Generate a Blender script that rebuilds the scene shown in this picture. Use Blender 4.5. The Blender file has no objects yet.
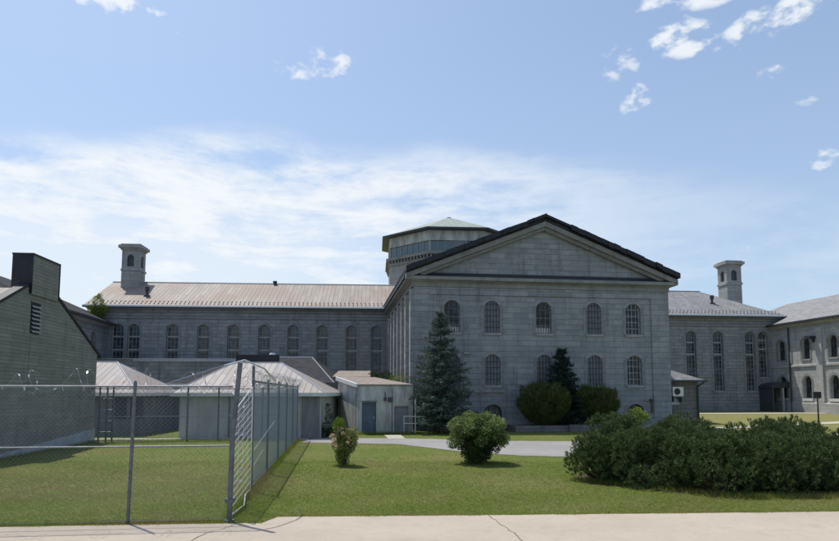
import bpy, math, random
import numpy as np
from math import sin, cos, tan, atan, atan2, radians, pi, sqrt, floor
from mathutils import Vector, Matrix

# ------------------------------------------------------------------ scene, camera, light
scn = bpy.context.scene
COL = scn.collection
F, CU, CV, PITCH, EYE = 620.0, 419.5, 337.8, radians(5.0), 2.3
cam = bpy.data.cameras.new('camera')
cam.sensor_width = 36.0
cam.lens = 36.0 * F / 839.0
cam.shift_y = (CV - 270.5) / 839.0
cam.clip_start = 0.1
cam.clip_end = 5000
camo = bpy.data.objects.new('camera', cam)
COL.objects.link(camo)
camo.location = (0, 0, EYE)
camo.rotation_euler = (radians(90) + PITCH, 0, 0)
scn.camera = camo

def at(u, v, Y):
    """point seen at photo pixel (u, v) at distance Y"""
    a = (u - CU) / F; b = (CV - v) / F
    dy = cos(PITCH) - b * sin(PITCH); dz = sin(PITCH) + b * cos(PITCH)
    return (a / dy * Y, Y, EYE + dz / dy * Y)

SUN_AZ, SUN_EL = radians(-44), radians(66)      # azimuth from +Y, negative = left
SKY_STRENGTH = 0.10
SUN_STRENGTH = 4.3
scn.view_settings.view_transform = 'Standard'
scn.view_settings.look = 'None'
scn.view_settings.exposure = 0.0
scn.view_settings.gamma = 1.0
scn.view_settings.use_curve_mapping = False

sun = bpy.data.lights.new('sun', 'SUN')
sun.energy = SUN_STRENGTH
sun.angle = radians(0.53)
sun.color = (1.0, 0.95, 0.87)
suno = bpy.data.objects.new('sun', sun)
COL.objects.link(suno)
sd = Vector((sin(SUN_AZ) * cos(SUN_EL), cos(SUN_AZ) * cos(SUN_EL), sin(SUN_EL)))
suno.rotation_euler = sd.to_track_quat('Z', 'Y').to_euler()
suno.location = (-20, 40, 60)

# ------------------------------------------------------------------ node helpers
class NT:
    def __init__(s, tree):
        s.t = tree; s.n = tree.nodes; s.l = tree.links
    def node(s, typ, ins=None, **kw):
        nd = s.n.new(typ)
        for k, v in kw.items(): setattr(nd, k, v)
        if ins:
            for k, v in ins.items():
                sock = nd.inputs[k]
                if isinstance(v, bpy.types.NodeSocket): s.l.new(v, sock)
                else: sock.default_value = v
        return nd
    def math(s, op, a, b=None, c=None, clamp=False):
        nd = s.n.new('ShaderNodeMath'); nd.operation = op; nd.use_clamp = clamp
        for i, v in enumerate((a, b, c)):
            if v is None: continue
            if isinstance(v, bpy.types.NodeSocket): s.l.new(v, nd.inputs[i])
            else: nd.inputs[i].default_value = v
        return nd.outputs[0]
    def mix(s, fac, a, b, mode='MIX'):
        nd = s.n.new('ShaderNodeMix'); nd.data_type = 'RGBA'; nd.blend_type = mode
        for sock, v in ((nd.inputs['Factor'], fac), (nd.inputs[6], a), (nd.inputs[7], b)):
            if isinstance(v, bpy.types.NodeSocket): s.l.new(v, sock)
            elif isinstance(v, tuple): sock.default_value = (*v[:3], 1)
            else: sock.default_value = v
        return nd.outputs[2]
    def ss(s, x, a, b, lo=0.0, hi=1.0):
        nd = s.n.new('ShaderNodeMapRange'); nd.interpolation_type = 'SMOOTHSTEP'
        s.l.new(x, nd.inputs[0])
        nd.inputs[1].default_value = a; nd.inputs[2].default_value = b
        nd.inputs[3].default_value = lo; nd.inputs[4].default_value = hi
        return nd.outputs[0]

# ------------------------------------------------------------------ sky with clouds
world = bpy.data.worlds.new('World'); scn.world = world
world.use_nodes = True
W = NT(world.node_tree); W.n.clear()
sky = W.node('ShaderNodeTexSky', sky_type='NISHITA', sun_disc=False, sun_elevation=SUN_EL,
             sun_rotation=SUN_AZ, altitude=80, air_density=1.0, dust_density=1.6, ozone_density=1.2)
tc = W.node('ShaderNodeTexCoord')
sep = W.node('ShaderNodeSeparateXYZ', {0: tc.outputs['Generated']})
az = W.math('ARCTAN2', sep.outputs[0], sep.outputs[1])
el = W.math('ARCSINE', sep.outputs[2])
pos = W.node('ShaderNodeCombineXYZ', {0: az, 1: el})
def wnoise(sx, sy, scale, detail, rough, off=0.0, dist=0.0, rot=0.0):
    mp = W.node('ShaderNodeMapping', {'Vector': pos.outputs[0], 'Scale': (sx, sy, 1), 'Location': (off, off * .7, off), 'Rotation': (0, 0, rot)})
    return W.node('ShaderNodeTexNoise', {'Vector': mp.outputs[0], 'Scale': scale, 'Detail': detail, 'Roughness': rough, 'Distortion': dist}).outputs['Fac']
n_big = wnoise(1, 2.6, 2.2, 3, .5, 3.1)
n_str = wnoise(1, 4.5, 5.0, 7, .62, 1.7, .35, radians(5))
n_fin = wnoise(1, 2.2, 13.0, 8, .68, 7.3, .3)
n_puf = wnoise(1, 1.7, 24.0, 6, .56, 2.2, .15)
n_wrp = wnoise(1, 1, 9.0, 4, .55, 9.9)
# a broad streaky bank, thick on the left, thinning right
elp = W.math('DIVIDE', el, W.math('MAXIMUM', W.math('COSINE', W.math('MULTIPLY', az, .9)), .3))
elw = W.math('ADD', elp, W.math('MULTIPLY', W.math('SUBTRACT', n_big, .5), .12))
elw = W.math('ADD', elw, W.math('MULTIPLY', W.math('MAXIMUM', az, .0), .12))
top = W.ss(elw, .415, .36)
low = W.ss(elw, .03, .14, .35, 1.0)
side = W.ss(az, .48, -.12, .24, 1.0)
body = W.math('ADD', W.math('ADD', W.math('MULTIPLY', n_str, .52), W.math('MULTIPLY', n_fin, .26)), W.math('MULTIPLY', n_big, .22))
band = W.ss(body, .36, .60)
band = W.math('MULTIPLY', W.math('MULTIPLY', band, top), W.math('MULTIPLY', low, side))
veil = W.math('MULTIPLY', W.math('MULTIPLY', W.ss(elw, .37, .24), W.ss(az, .18, -.30)), .58)
band = W.math('MAXIMUM', W.math('MULTIPLY', band, 1.0), veil)
def azel(u, v):
    x, y, z = at(u, v, 1.0); z -= EYE
    return atan2(x, y), atan(z / sqrt(x * x + y * y))
puffs = [(315, 64, 34, 15, 1), (120, 3, 40, 9, 1), (5, 40, 10, 5, .5), (165, 33, 12, 4, .5), (683, 40, 42, 19, .95), (755, 22, 30, 16, .8),
         (800, 8, 40, 13, 1), (690, -2, 62, 11, .9), (618, 66, 18, 20, .55), (637, 103, 17, 11, .95), (772, 71, 15, 8, .7),
         (795, 108, 24, 12, .4), (825, 155, 22, 10, .6), (735, 250, 26, 9, .4), 
         (448, 127, 14, 6, .5)]
acc = None
wx = W.math('MULTIPLY', W.math('SUBTRACT', n_wrp, .5), .05)
for (u, v, ru, rv, st) in puffs:
    a0, e0 = azel(u, v); a1, e1_ = azel(u + ru, v); a2, e2_ = azel(u, v - rv)
    dx = W.math('DIVIDE', W.math('ADD', W.math('SUBTRACT', az, a0), wx), abs(a1 - a0))
    dy = W.math('DIVIDE', W.math('ADD', W.math('SUBTRACT', el, e0), wx), abs(e2_ - e0))
    r2 = W.math('ADD', W.math('MULTIPLY', dx, dx), W.math('MULTIPLY', dy, dy))
    m = W.math('MULTIPLY', W.ss(r2, 1.9, .0), st)
    acc = m if acc is None else W.math('MAXIMUM', acc, m)
pf = W.math('ADD', W.math('MULTIPLY', acc, .56), W.math('MULTIPLY', W.ss(n_puf, .33, .66), .72))
pf = W.math('MULTIPLY', W.ss(pf, .60, 1.22), W.ss(acc, .02, .3))
cloud = W.math('MAXIMUM', band, W.math('MULTIPLY', pf, .9))
skyl = W.mix(1.0, sky.outputs[0], (1.36, 1.50, 1.60), 'MULTIPLY')
hz = W.ss(el, .85, .0, 0.16, .50)
skyl = W.mix(hz, skyl, (5.6, 6.9, 8.5))
colr = W.mix(cloud, skyl, (9.1, 9.5, 9.85))
bg = W.node('ShaderNodeBackground', {'Color': colr, 'Strength': SKY_STRENGTH})
W.l.new(bg.outputs[0], W.node('ShaderNodeOutputWorld').inputs[0])

# ------------------------------------------------------------------ materials
def newmat(name):
    m = bpy.data.materials.new(name); m.use_nodes = True
    t = NT(m.node_tree); t.n.clear()
    out = t.node('ShaderNodeOutputMaterial')
    b = t.node('ShaderNodeBsdfPrincipled')
    t.l.new(b.outputs[0], out.inputs[0])
    return m, t, b, out

def simple(name, col, rough=.7, metal=0.0, var=.12, scale=6.0, bump=.0, spec=.4, streak=False):
    m, t, b, o = newmat(name)
    g = t.node('ShaderNodeTexCoord')
    mp = t.node('ShaderNodeMapping', {'Vector': g.outputs['Object'], 'Scale': (1, 1, .25 if streak else 1)})
    n = t.node('ShaderNodeTexNoise', {'Vector': mp.outputs[0], 'Scale': scale, 'Detail': 6, 'Roughness': .65}).outputs['Fac']
    f = t.ss(n, .3, .7)
    c = t.mix(f, tuple(x * (1 - var) for x in col), tuple(min(1, x * (1 + var)) for x in col))
    t.l.new(c, b.inputs['Base Color'])
    b.inputs['Roughness'].default_value = rough; b.inputs['Metallic'].default_value = metal
    b.inputs['Specular IOR Level'].default_value = spec
    if bump:
        bp = t.node('ShaderNodeBump', {'Height': n, 'Strength': bump, 'Distance': .02})
        t.l.new(bp.outputs[0], b.inputs['Normal'])
    return m

def masonry(name, c1, c2, mortar, bw, bh, ms=.012, bump=.5, stain=.35, stain_col=(.07, .065, .055), rough=.9, top_stain=0.0, var=1.0):
    """coursed blocks laid in metres through the UVs"""
    m, t, b, o = newmat(name)
    uv = t.node('ShaderNodeUVMap').outputs[0]
    g = t.node('ShaderNodeTexCoord').outputs['Object']
    wob = t.node('ShaderNodeTexNoise', {'Vector': uv, 'Scale': .9, 'Detail': 3}).outputs['Color']
    uvw = t.node('ShaderNodeMix', data_type='VECTOR')
    uvw.inputs['Factor'].default_value = .012
    t.l.new(uv, uvw.inputs[4]); t.l.new(wob, uvw.inputs[5])
    br = t.node('ShaderNodeTexBrick', {'Vector': uvw.outputs[1], 'Color1': (0, 0, 0, 1), 'Color2': (1, 1, 1, 1), 'Mortar': (.5, .5, .5, 1), 'Scale': 1.0,
                'Mortar Size': ms, 'Mortar Smooth': .3, 'Bias': 0.0, 'Brick Width': bw, 'Row Height': bh}, offset=.5, squash=1.0)
    cell = t.node('ShaderNodeSeparateColor', {0: br.outputs['Color']}).outputs[0]
    fine = t.node('ShaderNodeTexNoise', {'Vector': g, 'Scale': 9.0, 'Detail': 9, 'Roughness': .7}).outputs['Fac']
    mid = t.node('ShaderNodeTexNoise', {'Vector': g, 'Scale': .8, 'Detail': 6, 'Roughness': .6}).outputs['Fac']
    mp = t.node('ShaderNodeMapping', {'Vector': g, 'Scale': (1.6, 1.6, .16)})
    drip = t.node('ShaderNodeTexNoise', {'Vector': mp.outputs[0], 'Scale': 1.3, 'Detail': 7, 'Roughness': .66}).outputs['Fac']
    mph = t.node('ShaderNodeMapping', {'Vector': uv, 'Scale': (.25, 3.2, 1)})
    hor = t.node('ShaderNodeTexNoise', {'Vector': mph.outputs[0], 'Scale': 1.0, 'Detail': 4, 'Roughness': .6}).outputs['Fac']
    col = t.mix(t.math('MULTIPLY', cell, var, clamp=True), c1, c2)
    col = t.mix(t.ss(mid, .3, .75, 0, .5), col, tuple(x * .72 for x in c1))
    col = t.mix(t.ss(hor, .48, .72, 0, .45), col, tuple(x * .62 for x in c1))
    col = t.mix(t.ss(hor, .42, .25, 0, .35), col, tuple(min(1, x * 1.3) for x in c2))
    col = t.mix(t.ss(fine, .25, .75, 0, .30), col, tuple(min(1, x * 1.25) for x in c2))
    blot = t.node('ShaderNodeTexNoise', {'Vector': g, 'Scale': 2.6, 'Detail': 9, 'Roughness': .72}).outputs['Fac']
    col = t.mix(t.ss(blot, .52, .74, 0, .55), col, tuple(x * .6 for x in c1))
    col = t.mix(t.ss(blot, .44, .26, 0, .45), col, tuple(min(1, x * 1.3) for x in c2))
    col = t.mix(t.math('MULTIPLY', br.outputs['Fac'], t.ss(blot, .3, .7, .15, .75)), col, mortar)
    col = t.mix(t.ss(drip, .50, .74, 0, stain), col, stain_col)
    t.l.new(col, b.inputs['Base Color'])
    b.inputs['Roughness'].default_value = rough; b.inputs['Specular IOR Level'].default_value = .2
    h = t.math('ADD', t.math('MULTIPLY', t.math('SUBTRACT', 1.0, br.outputs['Fac']), .7), t.math('MULTIPLY', fine, .6))
    h = t.math('ADD', h, t.math('MULTIPLY', cell, .35))
    bp = t.node('ShaderNodeBump', {'Height': h, 'Strength': min(1, bump * 1.5), 'Distance': .04})
    t.l.new(bp.outputs[0], b.inputs['Normal'])
    return m

def seamed(name, c1, c2, seam, pitch_=.6, row=0.0, rough=.55, metal=.0, streak=.5, rust=None, shingle=False):
    """roofing: seams up the slope (x of UV), optional rows across it"""
    m, t, b, o = newmat(name)
    uv = t.node('ShaderNodeUVMap').outputs[0]
    sp = t.node('ShaderNodeSeparateXYZ', {0: uv})
    if shingle:
        br = t.node('ShaderNodeTexBrick', {'Vector': uv, 'Color1': (0, 0, 0, 1), 'Color2': (1, 1, 1, 1), 'Mortar': (.1, .1, .1, 1), 'Scale': 1.0,
                    'Mortar Size': .012, 'Mortar Smooth': .2, 'Bias': 0.0, 'Brick Width': pitch_, 'Row Height': row})
        line = br.outputs['Fac']; cell = t.node('ShaderNodeSeparateColor', {0: br.outputs['Color']}).outputs[0]
    else:
        fx = t.math('FRACT', t.math('DIVIDE', sp.outputs[0], pitch_))
        line = t.ss(t.math('ABSOLUTE', t.math('SUBTRACT', fx, .5)), .44, .49)
        cellx = t.math('FLOOR', t.math('DIVIDE', sp.outputs[0], pitch_))
        rr = t.math('FLOOR', t.math('DIVIDE', sp.outputs[1], 2.3))
        cv = t.node('ShaderNodeCombineXYZ', {0: cellx, 1: rr})
        cell = t.node('ShaderNodeTexWhiteNoise', {'Vector': cv.outputs[0]}, noise_dimensions='3D').outputs['Value']
    mp = t.node('ShaderNodeMapping', {'Vector': uv, 'Scale': (2.2, .22, 1)})
    st = t.node('ShaderNodeTexNoise', {'Vector': mp.outputs[0], 'Scale': 1.0, 'Detail': 8, 'Roughness': .7}).outputs['Fac']
    bg_ = t.node('ShaderNodeTexNoise', {'Vector': uv, 'Scale': .22, 'Detail': 5, 'Roughness': .6}).outputs['Fac']
    fn = t.node('ShaderNodeTexNoise', {'Vector': uv, 'Scale': 14, 'Detail': 6, 'Roughness': .7}).outputs['Fac']
    col = t.mix(cell, c1, c2)
    col = t.mix(t.ss(st, .35, .75, 0, streak), col, tuple(x * .55 for x in c1))
    if rust: col = t.mix(t.ss(bg_, .42, .62, 0, .75), col, rust)
    col = t.mix(t.ss(fn, .3, .75, 0, .3), col, tuple(x * .6 for x in c1))
    col = t.mix(t.math('MULTIPLY', line, .8), col, seam)
    t.l.new(col, b.inputs['Base Color'])
    b.inputs['Roughness'].default_value = rough; b.inputs['Metallic'].default_value = metal
    b.inputs['Specular IOR Level'].default_value = .08 if name == 'dark_slate' else .25
    h = t.math('ADD', t.math('MULTIPLY', line, -1.0 if shingle else 1.0), t.math('MULTIPLY', cell, .3))
    bp = t.node('ShaderNodeBump', {'Height': h, 'Strength': .5, 'Distance': .03})
    t.l.new(bp.outputs[0], b.inputs['Normal'])
    return m

def leafmat(name, c1, c2, c3=None, rough=.55, trans=.25):
    """colour differs from leaf to leaf, at random"""
    m, t, b, out = newmat(name)
    g = t.node('ShaderNodeNewGeometry').outputs['Random Per Island']
    col = t.mix(g, c1, c2)
    if c3: col = t.mix(t.ss(g, .82, .95), col, c3)
    tc_ = t.node('ShaderNodeTexCoord').outputs['Object']
    n = t.node('ShaderNodeTexNoise', {'Vector': tc_, 'Scale': 2.2, 'Detail': 3}).outputs['Fac']
    if name == 'grass_blades':
        n5 = t.node('ShaderNodeTexNoise', {'Vector': tc_, 'Scale': .33, 'Detail': 9, 'Roughness': .72}).outputs['Fac']
        col = t.mix(t.ss(n5, .44, .66, 0, .75), col, (.29, .225, .095))
        col = t.mix(t.ss(n5, .42, .28, 0, .5), col, (.095, .17, .025))
        yy = t.node('ShaderNodeSeparateXYZ', {0: tc_}).outputs[1]
        xx = t.node('ShaderNodeSeparateXYZ', {0: tc_}).outputs[0]
        dry = t.math('MULTIPLY', t.math('MULTIPLY', t.ss(yy, 12.6, 14.2), t.ss(yy, 20, 16.5)), t.ss(xx, -2.5, -4.2))
        col = t.mix(t.math('MULTIPLY', dry, t.ss(n5, .30, .46)), col, (.27, .235, .095))
    else:
        col = t.mix(t.ss(n, .35, .7, 0, .45), col, tuple(x * .6 for x in c1))
    t.l.new(col, b.inputs['Base Color'])
    b.inputs['Roughness'].default_value = rough; b.inputs['Specular IOR Level'].default_value = .25
    tr = t.node('ShaderNodeBsdfTranslucent', {'Color': col})
    mx = t.node('ShaderNodeMixShader', {0: trans, 1: b.outputs[0], 2: tr.outputs[0]})
    t.l.new(mx.outputs[0], out.inputs[0])
    return m

M = {}
M['ashlar'] = masonry('ashlar_limestone', (.215, .23, .238), (.32, .335, .34), (.125, .135, .14), .95, .34, .010, .6, .5)
M['ashlar_wing'] = masonry('rubble_limestone', (.212, .222, .226), (.32, .33, .332), (.13, .135, .14), .75, .30, .012, .6, .5)
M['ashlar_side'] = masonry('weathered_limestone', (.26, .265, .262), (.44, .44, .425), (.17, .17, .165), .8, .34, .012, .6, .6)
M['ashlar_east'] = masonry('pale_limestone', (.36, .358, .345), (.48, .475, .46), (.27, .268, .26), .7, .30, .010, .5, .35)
M['trim'] = masonry('dressed_stone', (.20, .205, .20), (.275, .275, .265), (.12, .12, .115), 1.4, .9, .010, .3, .55)
M['trim_surround'] = masonry('surround_stone', (.19, .205, .21), (.285, .295, .30), (.10, .105, .105), 5.0, .42, .014, .4, .4)
M['tower'] = masonry('tower_limestone', (.27, .27, .265), (.36, .36, .35), (.19, .185, .18), .7, .30, .012, .4, .25)
M['block'] = masonry('grey_brick', (.22, .218, .190), (.30, .292, .252), (.13, .126, .11), 1.3, .13, .012, .45, .35, (.11, .11, .10))
M['concrete_wall'] = simple('weathered_concrete', (.40, .415, .385), .9, 0, .36, 2.0, .4, .2, True)
M['render'] = simple('painted_render', (.42, .42, .395), .85, 0, .15, 2.5, .2, .2, True)
M['dark_render'] = simple('grey_siding', (.20, .203, .205), .85, 0, .2, 2.5, .2, .2, True)
M['foundation'] = simple('pale_foundation', (.36, .39, .41), .85, 0, .2, 2, .3, .2)
M['roof_pink'] = seamed('terne_roof', (.30, .262, .228), (.40, .352, .308), (.16, .135, .115), .36, 0, .65, 0, .6, (.29, .205, .165))
M['roof_grey'] = seamed('slate_metal_roof', (.225, .222, .22), (.33, .325, .318), (.10, .10, .10), .42, .30, .65, 0, .5, None, True)
M['roof_dark'] = seamed('dark_slate', (.045, .045, .05), (.075, .075, .08), (.025, .025, .025), .35, .22, .92, 0, .4, None, True)
M['roof_shed'] = seamed('corrugated_roof', (.33, .30, .285), (.45, .41, .385), (.12, .105, .10), .34, 0, .6, 0, .65, (.30, .25, .22))
M['roof_copper'] = seamed('copper_roof', (.27, .31, .27), (.33, .37, .32), (.18, .21, .18), .6, 0, .55, 0, .3)
M['roof_tan'] = simple('gravel_roof', (.26, .225, .195), .95, 0, .25, 4, .4, .1)
M['lead'] = simple('dark_lead', (.035, .038, .045), .5, .0, .3, 3, .2, .5)
M['black'] = simple('black_tar', (.012, .013, .017), .55, 0, .4, 2, .2, .4)
M['white'] = simple('white_paint', (.62, .62, .60), .6, 0, .1, 5)
M['sash'] = simple('faded_sash_paint', (.33, .335, .33), .7, 0, .2, 5)
M['sash_pale'] = simple('pale_sash_paint', (.46, .46, .45), .7, 0, .25, 5)
M['sash_dark'] = simple('dark_sash_paint', (.06, .065, .07), .6, 0, .2, 5)
M['iron'] = simple('iron_bar', (.035, .037, .04), .55, .3, .3, 8)
M['infill'] = simple('blue_grey_board', (.18, .198, .212), .8, 0, .15, 3)
M['sill'] = simple('stone_sill', (.27, .27, .26), .85, 0, .25, 3, .3)
M['door_blue'] = simple('blue_door_paint', (.085, .115, .16), .6, 0, .18, 2, .1)
M['galv'] = simple('galvanised_steel', (.33, .35, .38), .45, .55, .2, 7)
M['galv_bright'] = simple('bright_galvanised', (.62, .64, .66), .35, .6, .1, 7)
M['galv_dark'] = simple('weathered_steel', (.13, .14, .155), .5, .4, .25, 7)
M['galv_rail'] = simple('rail_steel', (.22, .23, .25), .45, .5, .15, 7)
M['wire'] = simple('galvanised_wire', (.22, .24, .27), .5, .45, .1, 7)
M['wire_sky_tint'] = simple('sky_tinted_wire', (.22, .27, .33), .5, .35, .1, 7)  # blue of the reflected sky is painted into the galvanised wire colour
M['ac'] = simple('beige_casing', (.72, .70, .64), .5, 0, .1, 5)
M['bark'] = simple('bark', (.10, .075, .055), .95, 0, .35, 12, .6, .1)
M['planter'] = masonry('planter_stone', (.15, .14, .14), (.22, .20, .195), (.09, .085, .08), .5, .2, .015, .5, .4)
M['soil'] = simple('soil', (.075, .06, .045), .98, 0, .4, 6, .5, .1)
def glassmat():
    m, t, b, o = newmat('window_glass')
    g = t.node('ShaderNodeTexCoord').outputs['Object']
    n = t.node('ShaderNodeTexNoise', {'Vector': g, 'Scale': 1.7, 'Detail': 2}).outputs['Fac']
    t.l.new(t.mix(t.ss(n, .4, .65), (.028, .033, .038), (.105, .118, .13)), b.inputs['Base Color'])
    b.inputs['Roughness'].default_value = .22; b.inputs['Specular IOR Level'].default_value = .45
    bp = t.node('ShaderNodeBump', {'Height': n, 'Strength': .15, 'Distance': .05})
    t.l.new(bp.outputs[0], b.inputs['Normal'])
    return m
M['glass'] = glassmat()
def towerglass():
    m, t, b, o = newmat('tower_glass')
    b.inputs['Base Color'].default_value = (.07, .12, .135, 1)
    b.inputs['Roughness'].default_value = .08; b.inputs['Specular IOR Level'].default_value = .8
    return m
M['glass_tower'] = towerglass()

def grassmat():
    m, t, b, o = newmat('lawn')
    g = t.node('ShaderNodeTexCoord').outputs['Object']
    sp = t.node('ShaderNodeSeparateXYZ', {0: g})
    n1 = t.node('ShaderNodeTexNoise', {'Vector': g, 'Scale': .35, 'Detail': 5, 'Roughness': .6}).outputs['Fac']
    n2 = t.node('ShaderNodeTexNoise', {'Vector': g, 'Scale': 2.6, 'Detail': 8, 'Roughness': .7}).outputs['Fac']
    n3 = t.node('ShaderNodeTexNoise', {'Vector': g, 'Scale': 40, 'Detail': 4, 'Roughness': .7}).outputs['Fac']
    far = t.ss(sp.outputs[1], 34, 44)
    col = t.mix(t.ss(n1, .40, .66), (.125, .17, .034), (.19, .185, .06))
    col = t.mix(t.ss(n2, .40, .75, 0, .7), col, (.20, .165, .085))
    col = t.mix(t.math('MULTIPLY', far, t.ss(n2, .2, .6)), col, (.27, .24, .105))
    col = t.mix(t.ss(n3, .35, .7, 0, .55), col, (.08, .115, .03))
    t.l.new(col, b.inputs['Base Color'])
    b.inputs['Roughness'].default_value = .95; b.inputs['Specular IOR Level'].default_value = .1
    bp = t.node('ShaderNodeBump', {'Height': t.math('ADD', n3, n2), 'Strength': .8, 'Distance': .04})
    t.l.new(bp.outputs[0], b.inputs['Normal'])
    return m
M['lawn'] = grassmat()

def paving(name, c1, c2, dark, sc=1.0, crack=True, speck=.4):
    m, t, b, o = newmat(name)
    g = t.node('ShaderNodeTexCoord').outputs['Object']
    n1 = t.node('ShaderNodeTexNoise', {'Vector': g, 'Scale': .45 * sc, 'Detail': 6, 'Roughness': .6}).outputs['Fac']
    n2 = t.node('ShaderNodeTexNoise', {'Vector': g, 'Scale': 5 * sc, 'Detail': 8, 'Roughness': .72}).outputs['Fac']
    n3 = t.node('ShaderNodeTexNoise', {'Vector': g, 'Scale': 160, 'Detail': 2}).outputs['Fac']
    col = t.mix(t.ss(n1, .3, .7), c1, c2)
    n4 = t.node('ShaderNodeTexNoise', {'Vector': g, 'Scale': 1.6 * sc, 'Detail': 9, 'Roughness': .75}).outputs['Fac']
    col = t.mix(t.ss(n4, .52, .70, 0, .45), col, dark)
    col = t.mix(t.ss(n2, .48, .78, 0, .6), col, dark)
    col = t.mix(t.ss(n3, .55, .75, 0, speck), col, tuple(x * .55 for x in c1))
    if crack:
        wv = t.node('ShaderNodeTexVoronoi', {'Vector': g, 'Scale': .23, 'Randomness': 1.0}, feature='DISTANCE_TO_EDGE').outputs['Distance']
        wz = t.math('ADD', wv, t.math('MULTIPLY', t.math('SUBTRACT', n2, .5), .035))
        col = t.mix(t.ss(wz, .006, .001, 0, .45), col, tuple(x * .35 for x in c1))
    t.l.new(col, b.inputs['Base Color'])
    b.inputs['Roughness'].default_value = .92; b.inputs['Specular IOR Level'].default_value = .2
    bp = t.node('ShaderNodeBump', {'Height': t.math('ADD', n3, n2), 'Strength': .35, 'Distance': .01})
    t.l.new(bp.outputs[0], b.inputs['Normal'])
    return m
M['sidewalk'] = paving('pink_concrete', (.385, .33, .265), (.44, .38, .31), (.31, .262, .205), 1.0, False)
M['asphalt'] = paving('worn_asphalt', (.24, .23, .225), (.30, .29, .28), (.19, .18, .175), .8, False)
M['path'] = paving('pale_path', (.40, .37, .31), (.47, .44, .37), (.33, .29, .22), 1.0, False)
M['crack'] = simple('crack_dirt', (.10, .08, .06), 1, 0, .3, 10)

# ------------------------------------------------------------------ mesh helpers
class MB:
    def __init__(s): s.v = []; s.f = []
    def poly(s, pts):
        n = len(s.v); s.v += [tuple(p) for p in pts]; s.f.append(tuple(range(n, n + len(pts))))
    def box(s, x0, x1, y0, y1, z0, z1):
        s.prism([(x0, y0), (x1, y0), (x1, y1), (x0, y1)], z0, z1)
    def prism(s, pts, z0, z1):
        """vertical prism over a counter-clockwise outline"""
        n = len(s.v); k = len(pts)
        s.v += [(p[0], p[1], z0) for p in pts] + [(p[0], p[1], z1) for p in pts]
        for i in range(k):
            j = (i + 1) % k; s.f.append((n + i, n + j, n + k + j, n + k + i))
        s.f.append(tuple(n + k + i for i in range(k))); s.f.append(tuple(n + k - 1 - i for i in range(k)))
    def extr(s, pts, vec):
        """slab: polygon pts (3D) pushed along vec"""
        n = len(s.v); k = len(pts)
        s.v += [tuple(p) for p in pts] + [tuple(Vector(p) + Vector(vec)) for p in pts]
        for i in range(k):
            j = (i + 1) % k; s.f.append((n + i, n + j, n + k + j, n + k + i))
        s.f.append(tuple(n + k + i for i in range(k))); s.f.append(tuple(n + k - 1 - i for i in range(k)))
    def tube(s, p0, p1, r0, r1=None, n=6, cap=True):
        r1 = r0 if r1 is None else r1
        p0 = Vector(p0); p1 = Vector(p1); d = (p1 - p0)
        if d.length < 1e-6: return
        q = d.to_track_quat('Z', 'Y'); b = len(s.v)
        for p, r in ((p0, r0), (p1, r1)):
            for i in range(n):
                a = 2 * pi * i / n
                s.v.append(tuple(p + q @ Vector((r * cos(a), r * sin(a), 0))))
        for i in range(n):
            j = (i + 1) % n; s.f.append((b + i, b + j, b + n + j, b + n + i))
        if cap:
            s.f.append(tuple(b + n - 1 - i for i in range(n))); s.f.append(tuple(b + n + i for i in range(n)))
    def path(s, pts, r, n=5):
        for a, b in zip(pts[:-1], pts[1:]): s.tube(a, b, r, r, n, True)
    def sweep(s, prof, line):
        """profile (out, z) swept along a 2D line, out = right of travel, mitred"""
        k = len(line); rows = []
        for i in range(k):
            p = Vector(line[i])
            d0 = (Vector(line[i]) - Vector(line[i - 1])).normalized() if i else None
            d1 = (Vector(line[i + 1]) - Vector(line[i])).normalized() if i < k - 1 else None
            if d0 is None: d0 = d1
            if d1 is None: d1 = d0
            n0 = Vector((d0.y, -d0.x)); n1 = Vector((d1.y, -d1.x))
            mdir = (n0 + n1).normalized(); sc = 1 / max(.3, mdir.dot(n0))
            rows.append([(p.x + mdir.x * o * sc, p.y + mdir.y * o * sc, z) for o, z in prof])
        b = len(s.v); m = len(prof)
        for r in rows: s.v += r
        for i in range(k - 1):
            for j in range(m):
                j2 = (j + 1) % m
                s.f.append((b + i * m + j, b + i * m + j2, b + (i + 1) * m + j2, b + (i + 1) * m + j))
        s.f.append(tuple(b + j for j in range(m))[::-1]); s.f.append(tuple(b + (k - 1) * m + j for j in range(m)))
    def build(s, name, mat, parent=None, loc=None, rz=0.0, smooth=False):
        me = bpy.data.meshes.new(name)
        me.from_pydata([tuple(v) for v in s.v], [], s.f)
        me.update()
        uvl = me.uv_layers.new(name='UVMap')
        vs = me.vertices; data = uvl.data
        for p in me.polygons:
            nx, ny, nz = p.normal
            h = sqrt(nx * nx + ny * ny)
            if h < .05:
                for li in p.loop_indices:
                    c = vs[me.loops[li].vertex_index].co; data[li].uv = (c.x, c.y)
            else:
                tx, ty = -ny / h, nx / h
                # up-slope direction
                ux, uy, uz = -nx / h * nz, -ny / h * nz, h
                for li in p.loop_indices:
                    c = vs[me.loops[li].vertex_index].co
                    data[li].uv = (c.x * tx + c.y * ty, c.x * ux + c.y * uy + c.z * uz)
        me.materials.append(mat)
        if smooth:
            for p in me.polygons: p.use_smooth = True
        o = bpy.data.objects.new(name, me)
        COL.objects.link(o)
        if parent: o.parent = parent
        if loc: o.location = loc
        o.rotation_euler = (0, 0, rz)
        return o

def empty(name, label, cat, loc=(0, 0, 0), rz=0.0, group=None):
    o = bpy.data.objects.new(name, None); COL.objects.link(o)
    o.empty_display_size = .3
    o.location = loc; o.rotation_euler = (0, 0, rz)
    o['label'] = label; o['category'] = cat
    if group: o['group'] = group
    return o
def tag(o, label, cat, group=None):
    o['label'] = label; o['category'] = cat
    if group: o['group'] = group
    return o
def struct(o, kind='structure'):
    o['kind'] = kind; return o

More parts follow.
